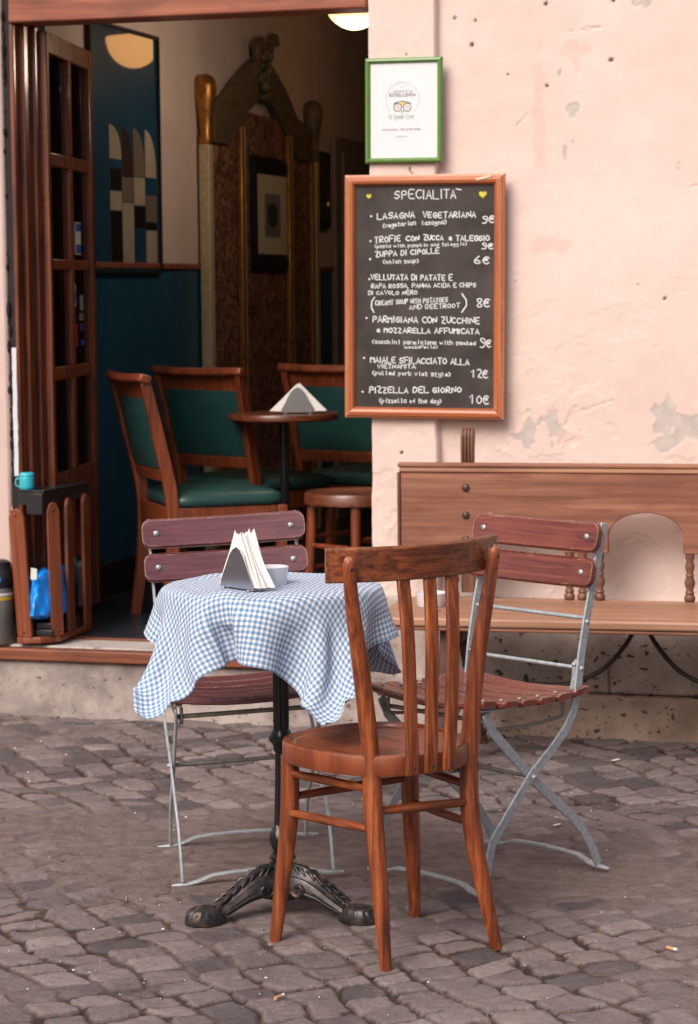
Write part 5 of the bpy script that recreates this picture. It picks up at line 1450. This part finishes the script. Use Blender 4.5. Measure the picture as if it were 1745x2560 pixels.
# tall antique screen against the side wall
sc = thing('antique_screen', 'tall antique three panelled screen with carved olive crest and gilded posts', 'screen', (LX + 0.020, 3.066, FZ), rad(90))
sc.scale = (1.033, 1, 1.016)
SW = 0.745
MB().box(-SW, SW, -0.010, 0.004, 0.02, 1.93).build('fabric_panel', 'damask', sc)
for x, m in ((-SW - .03, 'cream'), (SW, 'cream')):
    MB().box(x, x + .055, -0.040, 0.008, 0.0, 1.76).build('post', m, sc, bevel=0.006)
for x in (-0.345, 0.335):
    MB().box(x, x + .030, -0.040, -0.011, 0.02, 1.86).build('gilded_post', 'gold', sc, bevel=0.006)
    MB().box(x + .0305, x + .07, -0.034, -0.011, 0.02, 1.86).build('post', 'cream', sc, bevel=0.006)
MB().box(SW - .035, SW - .0005, -0.034, -0.011, 0.02, 1.76).build('gilded_post', 'gold', sc, bevel=0.004)
for x in (-SW - .002, SW + .028):
    MB().lathe([(.002, 0), (.030, .0), (.034, .02), (.026, .05), (.034, .12), (.046, .19), (.050, .235), (.040, .27), (.018, .285), (.002, .288)], (x, -0.016, 1.762), 18).build('carved_finial', 'gold' if x < 0 else 'olive', sc, smooth=50)
top = [(-SW - .0, 1.90), (-.55, 1.96), (-.36, 2.06), (-.2, 2.13), (-.10, 2.17), (.10, 2.17), (.2, 2.13), (.36, 2.05), (.5, 1.95), (SW, 1.90), (SW, 1.76), (.55, 1.75), (.40, 1.80), (.30, 1.90), (.12, 1.985), (-.06, 1.99), (-.22, 1.93), (-.36, 1.83), (-.50, 1.77), (-SW, 1.77)]
MB().prism(top, -0.030, 0.006, lambda u, v, d: (u, d, v)).build('crest', 'olive', sc, bevel=0.006)
q = MB()
rng = random.Random(5)
for k in range(26):
    a = rng.uniform(0, 6.28); r = rng.uniform(0, .085)
    q.ball((r * math.cos(a) * 1.0, -.034 - rng.uniform(0, .02), 2.10 + r * math.sin(a) * 1.2), rng.uniform(.014, .032), 9, 6, (1, .7, 1))
q.tube(spline([(-.09, -.03, 2.18), (-.10, -.03, 2.22), (-.05, -.03, 2.25), (0, -.03, 2.21), (.06, -.03, 2.20), (.12, -.03, 2.27), (.15, -.03, 2.28), (.17, -.03, 2.25)], 4), [.022] * 29, 8)
q.build('carved_cartouche', 'olive', sc, smooth=60)
# reflection of a dark framed picture, built as a print on the screen
fp = thing('reflected_print', 'small black framed print with a cream mount standing in for a reflection in the tall screen', 'picture', (LX + 0.034, 3.20, 1.756), rad(90))
fp.scale = (1.033, 1, 1.033)
for q in frame_mb(0.60, 0.50, 0.075, -0.016, -0.0005, -0.008): q.build('frame_member', 'black_frame', fp, smooth=30)
MB().box(-.226, .226, -.005, -.001, -.176, .176).build('mount', 'mat_board', fp)
MB().box(-.11, .11, -.0065, -.0052, -.10, .09).build('print', 'art_gray', fp)
MB().ball((.0, -.0066, -.005), .07, 12, 6, (1.1, .015, .85)).build('print_motif', 'art_dark', fp)
# dark oval portrait
ov = thing('oval_portrait', 'dark rectangular frame with an oval portrait, right of the tall screen', 'picture', (LX + 0.002, 4.03, 1.90), rad(90))
MB().box(-.165, .165, -.028, 0, -.19, .19).build('frame', 'black_frame', ov, bevel=0.01)
rings = []
for s, y in ((1.0, -.029), (1.0, -.038), (.86, -.040), (.82, -.033)):
    rings.append([Vector((.115 * s * math.cos(2 * math.pi * k / 32), y, .155 * s * math.sin(2 * math.pi * k / 32))) for k in range(32)])
MB().loft(rings).build('oval_moulding', 'art_brown', ov, smooth=40)
MB().ball((0, -.0345, 0), .05, 12, 6, (1.1, .03, 1.6)).build('portrait', 'art_dark', ov)


# pendant lamps
def pendant(label, x, y, z, r, bulb=0):
    t = thing('pendant_lamp', label, 'lamp', (x, y, z), 0, 'lit glass bowl lamps inside the cafe')
    MB().lathe([(r * math.sin(rad(a)), -r * 1.08 * math.cos(rad(a))) for a in (2, 12, 24, 36, 48, 60, 72, 82, 90)] + [(r * .97, .004), (r * .5, .012), (.02, .02)], n=40).build('glass_bowl', 'lamp', t, smooth=60)
    MB().lathe([(.022, .021), (.022, .05), (.006, .06)], n=16).build('lamp_holder', 'brass', t, smooth=40)
    MB().tube([(0, 0, .06), (0, 0, 3.10 - z)], .004, 8).build('cord', 'black_plastic', t)
    if bulb:
        bl = bpy.data.lights.new('bulb', 'POINT'); bl.energy = bulb; bl.color = (1.0, 0.80, 0.62); bl.shadow_soft_size = 0.08
        bo = bpy.data.objects.new('bulb', bl); COL.objects.link(bo); bo.parent = t; bo.location = (0, 0, -r * 1.08 - 0.09)
    MB().lathe([(.05, 3.075 - z), (.05, 3.0995 - z)], n=20).build('ceiling_rose', 'brass', t)
    return t


pendant('lit yellow glass bowl lamp seen under the right end of the lintel', -0.515, 1.66, 2.548, 0.125, 9.0)
pendant('lit glass bowl lamp seen only as an orange reflection in the blue picture', -0.56, 3.67, 2.635, 0.135)

# ---------------------------------------------------------------- litter on the cobbles
for i, (x, y, a, lb) in enumerate(((0.62, -2.985, 70, 'cigarette butt lying near the front edge of the cobbles'), (1.325, -2.44, -30, 'cigarette butt on the cobbles at the right'))):
    c_ = thing('cigarette_butt', lb, 'cigarette butt', (x, y, 0.008), rad(a), 'cigarette butts')
    MB().tube([(-.011, 0, 0), (.009, 0, 0)], .0038, 10).build('filter', 'butt', c_, smooth=50)
    MB().tube([(.0093, 0, 0), (.017, 0, .0005)], .0036, 10).build('paper_end', 'scrap', c_, smooth=50)
rng = random.Random(11)
q = MB()
for k in range(1500):
    x = rng.uniform(-1.4, 1.4); y = rng.uniform(-3.1, -0.12); r = rng.uniform(.0010, .0030)
    q.ball((x, y, 0.0 + rng.uniform(-.006, .004)), r, 6, 4, (1, 1, .7))
o = q.build('grit', 'art_black', None); tag(o, 'dark grit scattered over the cobbles', 'grit', kind='stuff')
q = MB()
for k in range(90):
    x = rng.uniform(-1.4, 1.4); y = rng.uniform(-3.1, -0.12); r = rng.uniform(.0012, .003)
    q.ball((x, y, 0.002 + rng.uniform(-.003, .004)), r, 6, 4, (1.3, 1, .7))
o = q.build('crumbs', 'scrap', None); tag(o, 'pale crumbs and paper bits scattered over the cobbles', 'crumbs', kind='stuff')
for i, (x, y, s) in enumerate(((0.862, -0.42, .014), (0.86, -1.32, .012), (0.30, -0.30, .010))):
    a_ = rng.uniform(0, 6)
    pts = [(s * math.cos(a_ + t) * rng.uniform(.6, 1.1), s * .7 * math.sin(a_ + t) * rng.uniform(.6, 1.1)) for t in (0, 1, 2, 3, 4.1, 5.2)]
    o = MB().prism(pts, 0.006, 0.0085, lambda u, v, d: (x + u, y + v, d + u * .25)).build('paper_scrap', 'scrap', None)
    tag(o, ['white paper scrap on the cobbles in front of the bench', 'white paper scrap on the cobbles right of the crossed chair legs', 'white paper scrap at the foot of the stone step'][i], 'paper scrap')
